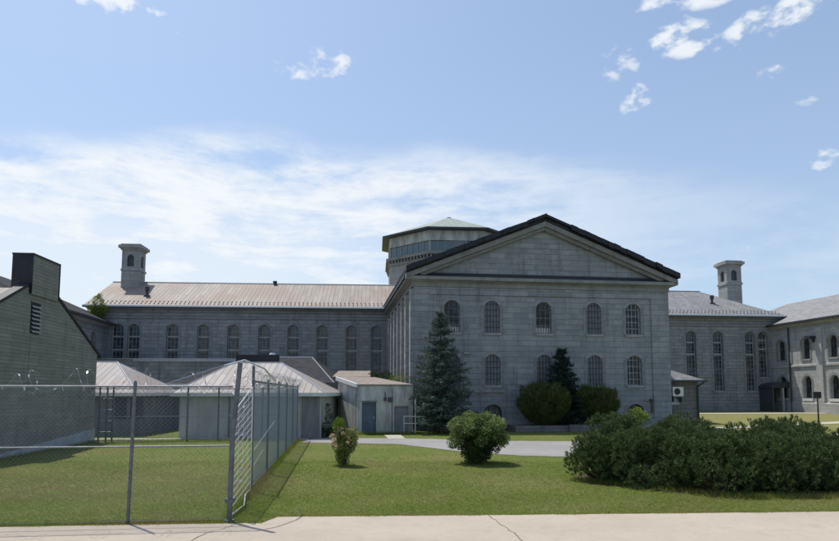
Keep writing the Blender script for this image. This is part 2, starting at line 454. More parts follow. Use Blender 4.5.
CH = {}
def set_parent_index():
    CH.clear()
    for o in COL.objects:
        if o.parent: CH.setdefault(o.parent.name, []).append(o)
def copy_obj(src, kids, parent, loc, rz):
    c = src.copy(); COL.objects.link(c); c.parent = parent; c.location = loc; c.rotation_euler = (0, 0, rz)
    for k in kids:
        d = k.copy(); COL.objects.link(d); d.parent = c
    return c

# wall with arched or square openings; p0->p1 with the outside on the right
def wall(mb, p0, p1, z0, z1, ops, depth=.28, seg=10, slots=True):
    p0 = Vector(p0); p1 = Vector(p1); L = (p1 - p0).length; d = (p1 - p0) / L
    inn = Vector((-d.y, d.x))
    def P(s, z, dep=0.0):
        q = p0 + d * s + inn * dep; return (q.x, q.y, z)
    cuts = sorted(set([0, L] + [c for o in ops for c in (o[0] - o[1] / 2, o[0] + o[1] / 2)]))
    for a, b in zip(cuts[:-1], cuts[1:]):
        mdl = (a + b) / 2
        cov = sorted([(o[2], o[3]) for o in ops if o[0] - o[1] / 2 < mdl < o[0] + o[1] / 2])
        z = z0
        for zb, zt in cov:
            if zb > z + 1e-4: mb.poly([P(a, z), P(b, z), P(b, zb), P(a, zb)])
            z = zt
        if z1 > z: mb.poly([P(a, z), P(b, z), P(b, z1), P(a, z1)])
    for (sc, w, zb, zt, arch) in ops:
        a = sc - w / 2; b = sc + w / 2
        if arch:
            zs = zt - w / 2 * arch
            pts = [(sc + w / 2 * cos(t), zs + w / 2 * arch * sin(t)) for t in [pi * i / seg for i in range(seg + 1)]]
            half = seg // 2
            for i in range(half): mb.poly([P(b, zt), P(*pts[i + 1]), P(*pts[i])])
            for i in range(half, seg): mb.poly([P(a, zt), P(*pts[i + 1]), P(*pts[i])])
            loop = [(a, zb), (b, zb)] + pts[0:1] + pts[1:]
        else:
            loop = [(a, zb), (b, zb), (b, zt), (a, zt)]
        n = len(loop)
        for i in range(n):
            q0 = loop[i]; q1 = loop[(i + 1) % n]
            if abs(q0[0] - q1[0]) + abs(q0[1] - q1[1]) < 1e-5: continue
            mb.poly([P(*q0), P(*q1), P(*q1, depth), P(*q0, depth)][::-1])
    return P, d

def arch_pts(w, h, arch, seg=10, off=0.0):
    """outline of an opening, x centred, z from 0"""
    w2 = w / 2 + off
    if not arch: return [(-w2, -off), (w2, -off), (w2, h + off), (-w2, h + off)]
    zs = h - w / 2 * arch
    return [(-w2, -off), (w2, -off)] + [(w2 * cos(pi * i / seg), zs + (w / 2 * arch + off) * sin(pi * i / seg)) for i in range(seg + 1)]
def top_at(x, w, h, arch):
    if not arch: return h
    zs = h - w / 2 * arch; r = w / 2
    return zs + arch * sqrt(max(0, r * r - x * x))

def window_set(w, h, arch, kind, dep=.28):
    """prototype: window frame mesh + (pane, bars, sill) children. local: faces -y, origin at the bottom of the opening on the wall face"""
    fr = MB(); ys = dep - .07
    o1 = arch_pts(w, h, arch); o2 = arch_pts(w, h, arch, off=-.055)
    n = len(o1)
    for i in range(n):
        j = (i + 1) % n
        fr.poly([(o1[i][0], ys, o1[i][1]), (o1[j][0], ys, o1[j][1]), (o2[j][0], ys, o2[j][1]), (o2[i][0], ys, o2[i][1])])
        fr.poly([(o2[i][0], ys, o2[i][1]), (o2[j][0], ys, o2[j][1]), (o2[j][0], ys + .05, o2[j][1]), (o2[i][0], ys + .05, o2[i][1])])
    kids = []
    def bars(mb, nx, dz, t, y0, y1, zmax=None, zmin=0):
        for i in range(1, nx):
            x = -w / 2 + w * i / nx
            mb.box(x - t / 2, x + t / 2, y0, y1, zmin, (top_at(x, w, h, arch) - .01) if zmax is None else zmax)
        z = zmin + dz
        while z < h - .12:
            hw = w / 2
            if arch and z > h - w / 2 * arch:
                zz = (z - (h - w / 2 * arch)) / (w / 2 * arch); hw = w / 2 * sqrt(max(0, 1 - zz * zz))
            mb.box(-hw, hw, y0 + .004, y1 - .004, z - t / 2, z + t / 2)
            z += dz
    pane = MB(); pane.poly([(x, dep - .015, z) for x, z in o1])
    if kind == 'boarded': pane = MB(); pane.poly([(x, .10, z) for x, z in o1])
    if kind == 'tall':
        bars(fr, 3, .42, .024, ys + .002, ys + .05)
        fr.box(-w / 2 + .01, w / 2 - .01, ys - .03, ys + .04, h * .60, h * .60 + .15)
        fr.box(-w / 2 + .01, w / 2 - .01, ys - .02, ys + .04, h * .80, h * .80 + .12)
        kids = [('pane', pane, M['glass'])]
        fm = M['sash']
    elif kind == 'barred':
        ib = MB(); bars(ib, 6, .38, .03, .08, .11)
        bars(fr, 3, .5, .04, ys + .002, ys + .05)
        kids = [('pane', pane, M['glass']), ('bars', ib, M['iron'])]
        lo = MB(); lo.box(-w / 2 + .06, w / 2 - .06, ys - .01, ys + .045, .05, .42)
        kids.append(('lower_panel', lo, M['white']))
        fm = M['sash']
    elif kind == 'boarded':
        ib = MB(); bars(ib, 5, .36, .026, .03, .06)
        kids = [('infill', pane, M['infill']), ('bars', ib, M['iron'])]
        fm = M['sash_dark']
    elif kind == 'white':
        ib = MB(); bars(ib, 6, .5, .024, .08, .10)
        bars(fr, 4, .40, .045, ys + .002, ys + .05)
        kids = [('pane', pane, M['glass']), ('bars', ib, M['iron'])]
        fm = M['sash_pale']
    elif kind == 'plain':
        bars(fr, 3, .38, .03, ys + .002, ys + .05)
        kids = [('pane', pane, M['glass'])]
        fm = M['sash_dark']
    f = fr.build('window', fm)
    if arch and kind != 'none':
        sr = MB(); oa = arch_pts(w, h, arch); ob = arch_pts(w, h, arch, off=.20)
        for i in range(1, len(oa)):
            j = (i + 1) % len(oa)
            if j == 0 or j == 1: continue
            sr.poly([(oa[i][0], -.022, oa[i][1]), (oa[j][0], -.022, oa[j][1]), (ob[j][0], -.022, ob[j][1]), (ob[i][0], -.022, ob[i][1])])
            sr.poly([(ob[i][0], -.022, ob[i][1]), (ob[j][0], -.022, ob[j][1]), (ob[j][0], .01, ob[j][1]), (ob[i][0], .01, ob[i][1])])
        for sx in (-1, 1):
            xa, xb = sorted((sx * w / 2, sx * (w / 2 + .20)))
            sr.box(xa, xb, -.0221, .01, 0, h - w / 2 * arch - .001)
        kids.append(('surround', sr, M['trim_surround']))
    out = []
    for nm, mb, mt in kids: out.append(mb.build(nm, mt, f))
    if kind in ('barred', 'boarded', 'white', 'tall', 'plain') and h > .9:
        sl = MB(); sl.box(-w / 2 - .10, w / 2 + .10, -.08, dep - .04, -.15, -.004)
        out.append(sl.build('sill', M['sill'], f))
    return f, out

WIN = {}
def put_window(key, parent, P, s, zb, rz, args=None):
    """copy of a window type placed on a wall"""
    if key not in WIN:
        f, k = window_set(*args); WIN[key] = (f, k)
        f.parent = parent; x, y, z = P(s, zb); f.location = (x, y, z); f.rotation_euler = (0, 0, rz)
        return f
    f, k = WIN[key]; x, y, z = P(s, zb)
    return copy_obj(f, k, parent, (x, y, z), rz)

# ------------------------------------------------------------------ numpy foliage
def np_mesh(name, V, nper, mat, parent=None, loc=None):
    V = np.asarray(V, dtype=np.float32).reshape(-1, 3)
    nf = len(V) // nper
    me = bpy.data.meshes.new(name)
    me.vertices.add(len(V)); me.vertices.foreach_set('co', V.ravel())
    me.loops.add(len(V)); me.loops.foreach_set('vertex_index', np.arange(len(V), dtype=np.int32))
    me.polygons.add(nf)
    me.polygons.foreach_set('loop_start', np.arange(0, len(V), nper, dtype=np.int32))
    me.polygons.foreach_set('loop_total', np.full(nf, nper, dtype=np.int32))
    me.update(calc_edges=True)
    me.materials.append(mat)
    o = bpy.data.objects.new(name, me); COL.objects.link(o)
    if parent: o.parent = parent
    if loc: o.location = loc
    return o
def unit(a): return a / np.maximum(1e-6, np.linalg.norm(a, axis=-1, keepdims=True))
def leaf_quads(C, D, L, Wd, rng, roll=None):
    """kite leaves: base C, direction D, length L, width Wd"""
    n = len(C); D = unit(D)
    R = unit(np.cross(D, unit(rng.normal(size=(n, 3)))))
    L = np.broadcast_to(np.asarray(L, dtype=float), (n,))[:, None]; Wd = np.broadcast_to(np.asarray(Wd, dtype=float), (n,))[:, None]
    N = np.cross(D, R)
    a = C; b = C + D * L * .5 + R * Wd * .5 + N * Wd * .12; c = C + D * L; d = C + D * L * .5 - R * Wd * .5 + N * Wd * .12
    return np.stack([a, b, c, d], 1)
def needle_tris(C, D, L, Wd, rng):
    n = len(C); D = unit(D)
    R = unit(np.cross(D, unit(rng.normal(size=(n, 3)))))
    L = np.broadcast_to(np.asarray(L, dtype=float), (n,))[:, None]; Wd = np.broadcast_to(np.asarray(Wd, dtype=float), (n,))[:, None]
    return np.stack([C - R * Wd * .5, C + R * Wd * .5, C + D * L], 1)

# ------------------------------------------------------------------ ground
def hgt(x, y): return .5 * min(1, max(0, (y - 40) / 14))
def terrain():
    xs = sorted(set([-500, -300, -160, -90] + list(range(-60, 62, 4)) + [90, 160, 300, 500]))
    ys = [-60, -20] + list(range(0, 40, 4)) + [40, 44, 49, 54, 60, 80, 120, 250, 700]
    mb = MB(); nx = len(xs)
    for y in ys:
        for x in xs: mb.v.append((x, y, hgt(x, y)))
    for j in range(len(ys) - 1):
        for i in range(nx - 1):
            a = j * nx + i; mb.f.append((a, a + 1, a + nx + 1, a + nx))
    return struct(mb.build('ground', M['lawn']))
terrain()
def strip_sheet(name, mat, left, right, lift, sub=24, wob=0.0, seed=1):
    """ribbon between two polylines of equal length, following the ground"""
    rng = random.Random(seed); mb = MB(); rows = []
    for k in range(len(left) - 1):
        for i in range(sub):
            t = i / sub
            rows.append(tuple(Vector(left[k]).lerp(Vector(left[k + 1]), t)) + tuple(Vector(right[k]).lerp(Vector(right[k + 1]), t)))
    rows.append(tuple(left[-1]) + tuple(right[-1]))
    NS = 10
    for r in rows:
        wa = rng.uniform(-wob, wob); wb = rng.uniform(-wob, wob)
        for s in range(NS + 1):
            t = s / NS; x = r[0] * (1 - t) + r[2] * t; y = (r[1] + wa) * (1 - t) + (r[3] + wb) * t
            mb.v.append((x, y, hgt(x, y) + lift))
    for i in range(len(rows) - 1):
        for s in range(NS):
            a = i * (NS + 1) + s; mb.f.append((a, a + NS + 1, a + NS + 2, a + 1))
    return struct(mb.build(name, mat))
# pale concrete in the foreground: its far edge is the lawn edge
EDGE = [(-40, 7.9), (-10, 10.55), (-3.3, 11.05), (-2.75, 11.10), (-2.6, 11.62), (1.3, 11.78), (8, 12.12), (14, 12.5), (40, 14.5)]
def edge_y(x):
    for (a, b) in zip(EDGE[:-1], EDGE[1:]):
        if a[0] <= x <= b[0]: return a[1] + (b[1] - a[1]) * (x - a[0]) / (b[0] - a[0])
    return 12
strip_sheet('sidewalk', M['sidewalk'], EDGE, [(p[0], -8) for p in EDGE], .022, 16, .022, 3)
def crackline(pts, w, z):
    mb = MB()
    rng = random.Random(5); P = []
    for a, b in zip(pts[:-1], pts[1:]):
        for i in range(8):
            t = i / 8; P.append((a[0] + (b[0] - a[0]) * t + rng.uniform(-.02, .02), a[1] + (b[1] - a[1]) * t, rng.uniform(.5, 1.2) * w))
    P.append((*pts[-1], w))
    for a, b in zip(P[:-1], P[1:]):
        mb.poly([(a[0] - a[2], a[1], z), (a[0] + a[2], a[1], z), (b[0] + b[2], b[1], z), (b[0] - b[2], b[1], z)])
    return mb
CRK = crackline([(1.27, 11.75), (1.40, 11.0), (1.55, 10.2), (1.62, 9.0), (1.7, 6)], .007, .027)
struct(CRK.build('pavement_joint', M['crack']))
struct(crackline([(-3.2, 11.0), (-3.24, 10.7), (-3.45, 10.3), (-3.6, 9.2), (-3.9, 6)], .007, .027).build('pavement_joint', M['crack']))
# access drive behind the lawn
ROAD_FAR = [(-5.4, 31.4), (-1, 31.2), (3.9, 29.6), (8, 29.2), (14, 29.0), (22, 29.4), (40, 30)]
ROAD_NEAR = [(-5.4, 28.6), (-.9, 27.7), (1.6, 24.3), (3.7, 22.7), (7, 21.8), (14, 21.3), (40, 20.5)]
strip_sheet('driveway', M['asphalt'], ROAD_FAR, ROAD_NEAR, .012, 12, .05, 4)
strip_sheet('concrete_path', M['path'], [(-17, 31.0), (-5.3, 31.0)], [(-17, 30.4), (-5.3, 30.4)], .012, 24, .16, 6)
strip_sheet('door_apron', M['path'], [(-1.9, 33.5), (-1.0, 33.5)], [(-1.55, 31.0), (-.7, 31.0)], .018, 4)
strip_sheet('court_path', M['path'], [(18, 40.0), (26, 43.4), (34, 46.5), (60, 48)], [(18, 38.9), (26, 42.2), (34, 45.2), (60, 46)], .02, 12, .08, 7)
strip_sheet('court_path', M['path'], [(16, 53.0), (33, 54.3), (60, 53.4)], [(16, 52.0), (33, 53.1), (60, 51.4)], .02, 12, .08, 8)
strip_sheet('court_path', M['path'], [(21, 34.2), (28, 35), (60, 36.5)], [(21, 32.4), (28, 32.6), (60, 33)], .02, 12, .08, 9)

# ------------------------------------------------------------------ building frames
def along(org, dirv, u, v=345.0):
    """distance along a wall line at which photo column u falls"""
    a = (u - CU) / F; b = (CV - v) / F; k = a / (cos(PITCH) - b * sin(PITCH))
    return (k * org[1] - org[0]) / (dirv[0] - k * dirv[1])
def fr_dirs(yaw): return (cos(yaw), sin(yaw)), (-sin(yaw), cos(yaw))
R = radians
def roof_slab(mb, pts, th=.12):
    mb.extr(pts, (0, 0, -th))

# ---- gabled front block
BO, BY = (-.33, 37.5), R(8)
BW, BL = 16.5, 16.9
blk = empty('gabled_stone_building', 'wide grey limestone block with a triangular pediment and two rows of arched barred windows', 'building', (*BO, 0), BY)
UW = [(8.2, 0), (4.87, 1), (11.5, 1), (2.35, 2), (14.15, 2)]
fops = []
for s, k in UW:
    fops.append((s, 1.0, 5.95, 7.95, 1)); fops.append((s, 1.0, 2.72, 4.62, 1))
for s in (4.87, 8.2, 14.15): fops.append((s, 1.15, .55, 1.55, .95))
fw = MB()
Pf, _ = wall(fw, (0, 0), (BW, 0), -.4, 9.05, fops, .26)
fw.poly([(BW, 0, -.4), (BW, BL, -.4), (BW, BL, 9.05), (BW, 0, 9.05)])
fw.build('wall', M['ashlar'], blk)
sw = MB()
SB = [1.55 + 2.5 * i for i in range(6)]
Ps, _ = wall(sw, (0, BL), (0, 0), -.4, 9.05, [(BL - d, 1.05, 2.2, 8.0, 1) for d in SB], .34)
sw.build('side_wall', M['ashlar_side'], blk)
fw = MB(); r0 = 13.38 - .40 * (BW / 2) - .5
fw.poly([(0, .06, 9.0), (BW, .06, 9.0), (BW, .06, r0), (BW / 2, .06, 13.38 - .5), (0, .06, r0)])
fw.build('tympanum', M['ashlar'], blk)
# shallow corner pilasters and base course
pl = MB()
for x0, x1 in ((-.07, 1.15), (BW - 1.15, BW + .07)): pl.box(x0, x1, -.075, .02, -.4, 8.72)
pl.box(1.15, BW - 1.15, -.06, .02, 8.28, 8.72)
pl.box(-.13, BW + .13, -.14, .02, -.4, .62)
pl.build('corner_pilaster', M['ashlar'], blk)
for d in [.3] + [2.8 + 2.5 * i for i in range(6)]:
    p = MB(); p.box(-.24, .02, d - .28, d + .28, -.4, 8.6); p.build('pilaster', M['ashlar_side'], blk)
cn = MB()
cn.sweep([(0, 8.72), (.12, 8.74), (.12, 8.98), (.30, 9.08), (.50, 9.12), (.50, 9.32), (0, 9.36)], [(0, BL), (0, 0), (BW, 0), (BW, BL)])
cn.build('cornice', M['trim'], blk)
ld = MB(); ld.poly([(-.45, -.46, 9.33), (BW + .45, -.46, 9.33), (BW - .2, .05, 9.62), (.2, .05, 9.62)])
ld.extr([(.2, -.02, 9.34), (BW - .2, -.02, 9.34), (BW - .55, -.02, 9.64), (.55, -.02, 9.64)], (0, .07, 0))
ld.build('lead_flashing', M['lead'], blk)
# raking stone cornice, two mirrored bands
cx = BW / 2; OV = 8.8
def zr(x, off=0.0): return 13.38 - .40 * abs(x - cx) - off
rk = MB()
for sg in (-1, 1):
    xe = cx + sg * OV
    rk.extr([(cx, -.50, zr(cx, .40)), (xe, -.50, zr(xe, .40)), (xe, -.50, zr(xe, .70)), (cx, -.50, zr(cx, .70))], (0, .6, 0))
    rk.extr([(cx, -.26, zr(cx, .701)), (xe - sg * .9, -.26, zr(xe - sg * .9, .701)), (xe - sg * .9, -.26, zr(xe - sg * .9, .90)), (cx, -.26, zr(cx, .90))], (0, .35, 0))
rk.build('raking_cornice', M['trim'], blk)
rf = MB()
for sg in (-1, 1):
    xe = cx + sg * OV
    rf.extr([(cx, -.45, zr(cx, .02)), (xe, -.45, zr(xe, .02)), (xe, BL + 3, zr(xe, .02)), (cx, BL + 3, zr(cx, .02))], (0, 0, -.36))
rf.build('roof', M['roof_dark'], blk)
eg = MB(); rng = random.Random(4)
for sg in (-1, 1):
    n = 22
    for i in range(n):
        xa = cx + sg * OV * i / n; xb = cx + sg * (OV * (i + 1.08) / n)
        j = rng.uniform(-.025, .03); jy = rng.uniform(-.05, .05)
        th = .29 if i > 2 else .18
        if sg < 0 or i > 3:
            eg.extr([(xa, -.78 + jy, zr(xa, -.03 + j)), (xb, -.78 + jy, zr(xb, -.03 + j * .5)), (xb, -.78 + jy, zr(xb, th + j)), (xa, -.78 + jy, zr(xa, th + j))], (0, .45, 0))
        else:
            eg.extr([(xa, -.70, zr(xa, -.02)), (xb, -.70, zr(xb, -.02)), (xb, -.70, zr(xb, .15)), (xa, -.70, zr(xa, .15))], (0, .35, 0))
eg.build('roof_edge', M['black'], blk)
# eave blocks on the left cornice
cb = MB(); cb.box(-.42, .1, .9, 1.5, 9.3, 10.0); cb.build('parapet_block', M['trim'], blk)
for xx in (-.62, BW + .50):
    gt = MB(); gt.box(xx, xx + .12, 0, BL, 9.3, 9.42); gt.build('gutter', M['lead'], blk)
kinds = {0: 'barred', 1: 'boarded', 2: 'white'}
W1 = {'barred': (1.0, 2.0, 1, 'barred', .26), 'boarded': (1.0, 2.0, 1, 'boarded', .26), 'white': (1.0, 2.0, 1, 'white', .26)}
W2 = {'barred': (1.0, 1.9, 1, 'boarded', .26), 'boarded': (1.0, 1.9, 1, 'boarded', .26), 'white': (1.0, 1.9, 1, 'white', .26)}
for s, k in UW:
    kk = kinds[k]
    up = 'barred' if (s == 2.35) else kk
    put_window('u' + up, blk, Pf, s, 5.95, 0, W1[up])
    lo = 'boarded' if s < 3 else kk
    put_window('l' + ('boarded' if lo == 'barred' else lo), blk, Pf, s, 2.72, 0, W2[lo])
for s in (4.87, 8.2, 14.15): put_window('basement', blk, Pf, s, .55, 0, (1.15, 1.0, .95, 'plain', .26))
for d in SB: put_window('side', blk, Ps, BL - d, 2.2, -pi / 2, (1.05, 5.8, 1, 'tall', .34))
pip = MB(); pip.tube((15.15, -.16, 1.0), (15.15, -.16, 1.75), .05); pip.box(15.08, 15.28, -.25, -.05, 1.7, 1.85); pip.build('pipe_stub', M['lead'], blk)
bx_ = MB(); bx_.box(3.05, 3.5, -.12, 0, 4.62, 4.75); bx_.box(3.7, 5.6, -.10, 0, 2.28, 2.40); bx_.build('string_course', M['sill'], blk)

# ---- wings
def wing(name, label, org, yaw, x0, x1, eave, ridge, half, wins, mat, roofmat, hipl=0.0, hipr=0.0, base=-.3, snow=True, winkey='wing', wh=5.7, wb=2.4, group=None, small=()):
    o = empty(name, label, 'building', (*org, 0), yaw)
    w = MB(); ops = [(s - x0, 1.0, wb if k == 0 else wb + k, wb + wh, 1) for s, k in wins]
    P, _ = wall(w, (x0, 0), (x1, 0), base, eave - .1, ops, .34)
    w.poly([(x1, 0, base), (x1, 2 * half, base), (x1, 2 * half, eave - .1), (x1, 0, eave - .1)])
    w.poly([(x0, 0, base), (x0, 2 * half, base), (x0, 2 * half, eave - .1), (x0, 0, eave - .1)])
    w.poly([(x1, 2 * half, base), (x0, 2 * half, base), (x0, 2 * half, eave - .1), (x1, 2 * half, eave - .1)])
    if not hipl: w.poly([(x0, 0, eave - .1), (x0, 2 * half, eave - .1), (x0, half, ridge - .25)])
    w.build('wall', mat, o)
    c = MB()
    c.sweep([(0, eave - 1.05), (.09, eave - 1.03), (.09, eave - .86), (0, eave - .85)], [(x0, 0), (x1, 0)])
    c.sweep([(0, eave - .55), (.12, eave - .52), (.12, eave - .34), (.34, eave - .26), (.34, eave - .10), (0, eave - .08)], [(x0, 2 * half), (x0, 0), (x1, 0), (x1, 2 * half)])
    c.build('cornice', M['trim'], o)
    ov = .55; sl = (ridge - eave) / (half + ov)
    r = MB(); A = (x0 - ov, -ov, eave); B = (x1 + ov, -ov, eave); Cc = (x1 + ov, 2 * half + ov, eave); D = (x0 - ov, 2 * half + ov, eave)
    rl = (x0 - ov + hipl, half, ridge); rr = (x1 + ov - hipr, half, ridge)
    r.poly([A, B, rr, rl]); r.poly([Cc, D, rl, rr])
    if hipr: r.poly([B, Cc, rr])
    if hipl: r.poly([D, A, rl])
    b2 = .14
    def dn(p): return (p[0], p[1], p[2] - b2)
    r.poly([A, B, dn(B), dn(A)]); r.poly([B, Cc, dn(Cc), dn(B)]); r.poly([D, A, dn(A), dn(D)]); r.poly([dn(A), dn(B), dn(Cc), dn(D)])
    if not hipl: r.poly([A, rl, dn(rl), dn(A)])
    rfo = r.build('roof', roofmat, o)
    g = MB(); g.box(x0 - ov, x1 + ov, -ov - .12, -ov - .002, eave - .17, eave - .02)
    g.build('gutter', M['lead'], o)
    f = MB(); f.box(x0 - ov, x1 + ov, -ov - .14, -ov - .121, eave - .10, eave + .02); f.build('eave_flashing', M['galv_bright'], o)
    rc = MB(); rc.tube((rl[0], half, ridge + .02), (rr[0], half, ridge + .02), .07, n=6); rc.build('ridge_cap', M['galv'], o)
    if snow:
        sm = MB(); rng = random.Random(3)
        for row, ys in enumerate((.35, .80)):
            x = x0 - ov + .3 + row * .3
            xm = x1 + ov - .4
            while x < xm:
                yy = -ov + ys; z = eave + sl * ys
                sm.poly([(x - .07, yy, z + .01), (x + .07, yy, z + .01), (x, yy + .02, z + .13)])
                sm.poly([(x - .07, yy + .002, z + .01), (x, yy + .022, z + .13), (x, yy + .22, z + .01 + sl * .22)])
                x += .36
        so = sm.build('snow_guard', M['galv_dark'], o); so['kind'] = 'stuff'
    for s, k in wins:
        if k == 0: put_window(winkey, o, P, s - x0, wb, 0, (1.0, wh, 1, 'tall', .34))
        else: put_window(winkey + '_short', o, P, s - x0, wb + k, 0, (1.0, wh - k, 1, 'tall', .34))
    return o
LO, LY = (-2.95, 54.0), R(4)
lw = [along(LO, fr_dirs(LY)[0], u) for u in (117, 133, 172, 203, 233, 264, 293, 322, 351.5, 376.5)]
left_wing = wing('stone_cell_wing', 'long grey stone wing with tall arched windows under a pinkish metal roof', LO, LY, -24.9, 1.5, 9.6, 12.55, 5.2,
     [(s, 0) for s in lw], M['ashlar_wing'], M['roof_pink'])
RO, RY = (23.8, 58.5), R(6)
rdir = fr_dirs(RY)[0]
rw = [(along(RO, rdir, 691), 0), (along(RO, rdir, 718), 0), (along(RO, rdir, 750), 0), (along(RO, rdir, 763), 1.3)]
right_wing = wing('stone_cell_wing', 'grey stone wing with four tall arched windows, right of the pediment block', RO, RY, -10, 10.9, 9.6, 12.8, 5.4,
     rw, M['ashlar_wing'], M['roof_grey'], hipr=5.2, winkey='wing')

def side_block(name, label, org, yaw, face, length, eave, ridge, half, wins, mat, roofmat, hip, lower=None, back=0.0):
    """block at a right angle to a wing; face=-1 looks left, +1 looks right"""
    o = empty(name, label, 'building', (*org, 0), yaw)
    w = MB()
    ops = []
    for d in wins:
        ops.append((d, .95, 5.25, 7.15, 1))
        if lower: ops.append((d, .95, 1.75, 3.75, 1))
    if face < 0:
        P, _ = wall(w, (0, back), (0, -length), -.3, eave - .1, [(d + back, *r) for d, *r in ops], .34)
    else:
        P, _ = wall(w, (0, -length), (0, back), -.3, eave - .1, [(length - d, *r) for d, *r in ops], .34)
    X = -face * 2 * half
    w.poly([(0, -length, -.3), (X, -length, -.3), (X, -length, eave - .1), (0, -length, eave - .1)])
    w.poly([(X, back, -.3), (X, -length, -.3), (X, -length, eave - .1), (X, back, eave - .1)])
    w.poly([(0, back, -.3), (X, back, -.3), (X, back, eave - .1), (0, back, eave - .1)])
    w.build('wall', mat, o)
    c = MB(); ln = [(0, back), (0, -length)] if face < 0 else [(0, -length), (0, back)]
    c.sweep([(0, eave - .9), (.08, eave - .88), (.08, eave - .72), (0, eave - .7)], ln)
    c.sweep([(0, eave - .45), (.14, eave - .42), (.34, eave - .26), (.36, eave - .10), (0, eave - .08)], ln)
    if lower: c.sweep([(0, 4.55), (.10, 4.58), (.10, 4.75), (0, 4.8)], ln); c.sweep([(0, -.3), (.16, -.3), (.16, 1.32), (0, 1.4)], ln)
    c.build('cornice', M['trim'] if not lower else M['ashlar_east'], o)
    ov = .55 * face; r = MB(); y0 = -length - .5; y1 = back + .5
    A = (ov, y0, eave); B = (ov, y1, eave); Cc = (X - ov, y1, eave); D = (X - ov, y0, eave)
    ra = (-face * half, y0 + hip, ridge); rb = (-face * half, y1 - hip, ridge)
    r.poly([A, B, rb, ra]); r.poly([Cc, D, ra, rb]); r.poly([D, A, ra]); r.poly([B, Cc, rb])
    r.poly([(p[0], p[1], eave - .14) for p in (A, B, Cc, D)])
    for p, q in ((A, B), (B, Cc), (Cc, D), (D, A)): r.poly([p, q, (q[0], q[1], q[2] - .14), (p[0], p[1], p[2] - .14)])
    r.build('roof', roofmat, o)
    g = MB(); g.box(min(ov, ov + face * .12), max(ov, ov + face * .12), y0, y1, eave - .18, eave - .03); g.build('gutter', M['lead'], o)
    rz = -pi / 2 if face < 0 else pi / 2
    for d in wins:
        s = d + back if face < 0 else length - d
        put_window('perp' + str(face), o, P, s, 5.25, rz, (.95, 1.9, 1, 'plain', .34))
        if lower: put_window('perpl', o, P, s, 1.75, rz, (.95, 2.0, 1, 'plain', .34))
    return o, P
RC = (34.0, 59.6); RPY = R(8)
tow = (sin(RPY), -cos(RPY))
rd = [along(RC, tow, u) for u in (781, 805.5, 832.7)]
step = rd[2] - rd[1]
rd += [rd[2] + step * .85, rd[2] + step * 1.9]
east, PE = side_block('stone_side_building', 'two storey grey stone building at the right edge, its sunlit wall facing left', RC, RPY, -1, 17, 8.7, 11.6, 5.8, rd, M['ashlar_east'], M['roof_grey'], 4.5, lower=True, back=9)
e = MB()
for d in (along(RC, tow, 790), ): e.tube((-.14, -d, -.2), (-.14, -d, 8.3), .07)
e.build('downpipe', M['lead'], east)
e = MB(); d = along(RC, tow, 819.5); e.box(-.14, .02, -d - .35, -d + .35, 1.35, 8.0); e.build('pilaster', M['ashlar_east'], east)
e = MB(); d = along(RC, tow, 815); e.box(-.75, 0, -d - .3, -d + .3, 6.95, 7.2); e.box(-.2, 0, -d - .1, -d + .1, 6.7, 6.95)
tag(e.build('wall_floodlight', M['lead'], None, (*RC, 0), RPY), 'dark box floodlight fixed high on the sunlit side wall at the right', 'light')
e = MB(); e.box(-.12, 0, -rd[1] - 1.3, -rd[2] - .0 + 0, 4.42, 4.52)
# ground-floor sills in pale stone
for d in rd[:4]:
    q = MB(); q.box(-.10, .0, -d - .62, -d + .62, 1.5, 1.74); q.build('window_ledge', M['white'], east)
west, PW = side_block('stone_side_building', 'low stone building with a dark slate hipped roof behind the brick gable', (-26.5, 52.35), R(8), 1, 15, 8.1, 10.7, 5.0, [3.0, 6.0, 9.0], M['ashlar_wing'], M['roof_dark'], 4.0, back=2.0)

# ---- porch in the corner of the right wing
pd = along(RO, rdir, 757); pe = along(RO, rdir, 786)
por = empty('entrance_porch', 'dark arched entrance porch with one pale post, in the corner of the right wing', 'porch', (RO[0] + rdir[0] * pd, RO[1] + rdir[1] * pd, .5), RY)
pw = pe - pd; ph = 1.9
for xx in (0, pw - .14):
    q = MB(); q.box(xx, xx + .14, -ph, 0, 0, 2.2); q.build('side_panel', M['sash_dark'], por)
q = MB(); n = 10; arc = [(pw / 2 + (pw / 2 + .15) * cos(pi * i / n), 2.2 + .55 * sin(pi * i / n)) for i in range(n + 1)]
q.extr([(x, -ph - .1, z) for x, z in arc], (0, ph + .05, 0)); q.build('arched_canopy', M['lead'], por)
q = MB(); q.box(.15, pw - .15, -.12, -.05, 0, 2.15); q.build('door', M['sash_dark'], por)
q = MB(); q.box(pw * .32, pw * .32 + .16, -ph - .05, -ph + .11, 0, 2.19); q.build('post', M['sash'], por)

# ---- rotunda
TC = (3.2, 66.0)
rot = empty('octagonal_tower', 'octagonal stone tower with a glazed lookout band and a grey green pyramid roof', 'tower', (*TC, 0), R(4))
def octo(r, ph=pi / 8): return [(r * cos(ph + i * pi / 4), r * sin(ph + i * pi / 4)) for i in range(8)]
q = MB(); q.prism(octo(7.0), 0, 15.430); q.build('drum', M['tower'], rot)
q = MB(); q.prism(octo(7.15), 15.130, 15.380); q.prism(octo(7.4), 15.650, 15.910)
o8 = octo(7.25)
for i in range(8):
    a = Vector(o8[i]); b = Vector(o8[(i + 1) % 8])
    for k in range(13):
        p = a.lerp(b, (k + .5) / 13); dd = (b - a).normalized()
        n_ = Vector((dd.y, -dd.x)); c4 = [p - dd * .1 - n_ * .15, p + dd * .1 - n_ * .15, p + dd * .1 + n_ * .02, p - dd * .1 + n_ * .02]
        q.prism([tuple(x) for x in c4][::-1], 15.382, 15.648)
q.build('corbelled_ledge', M['trim'], rot)
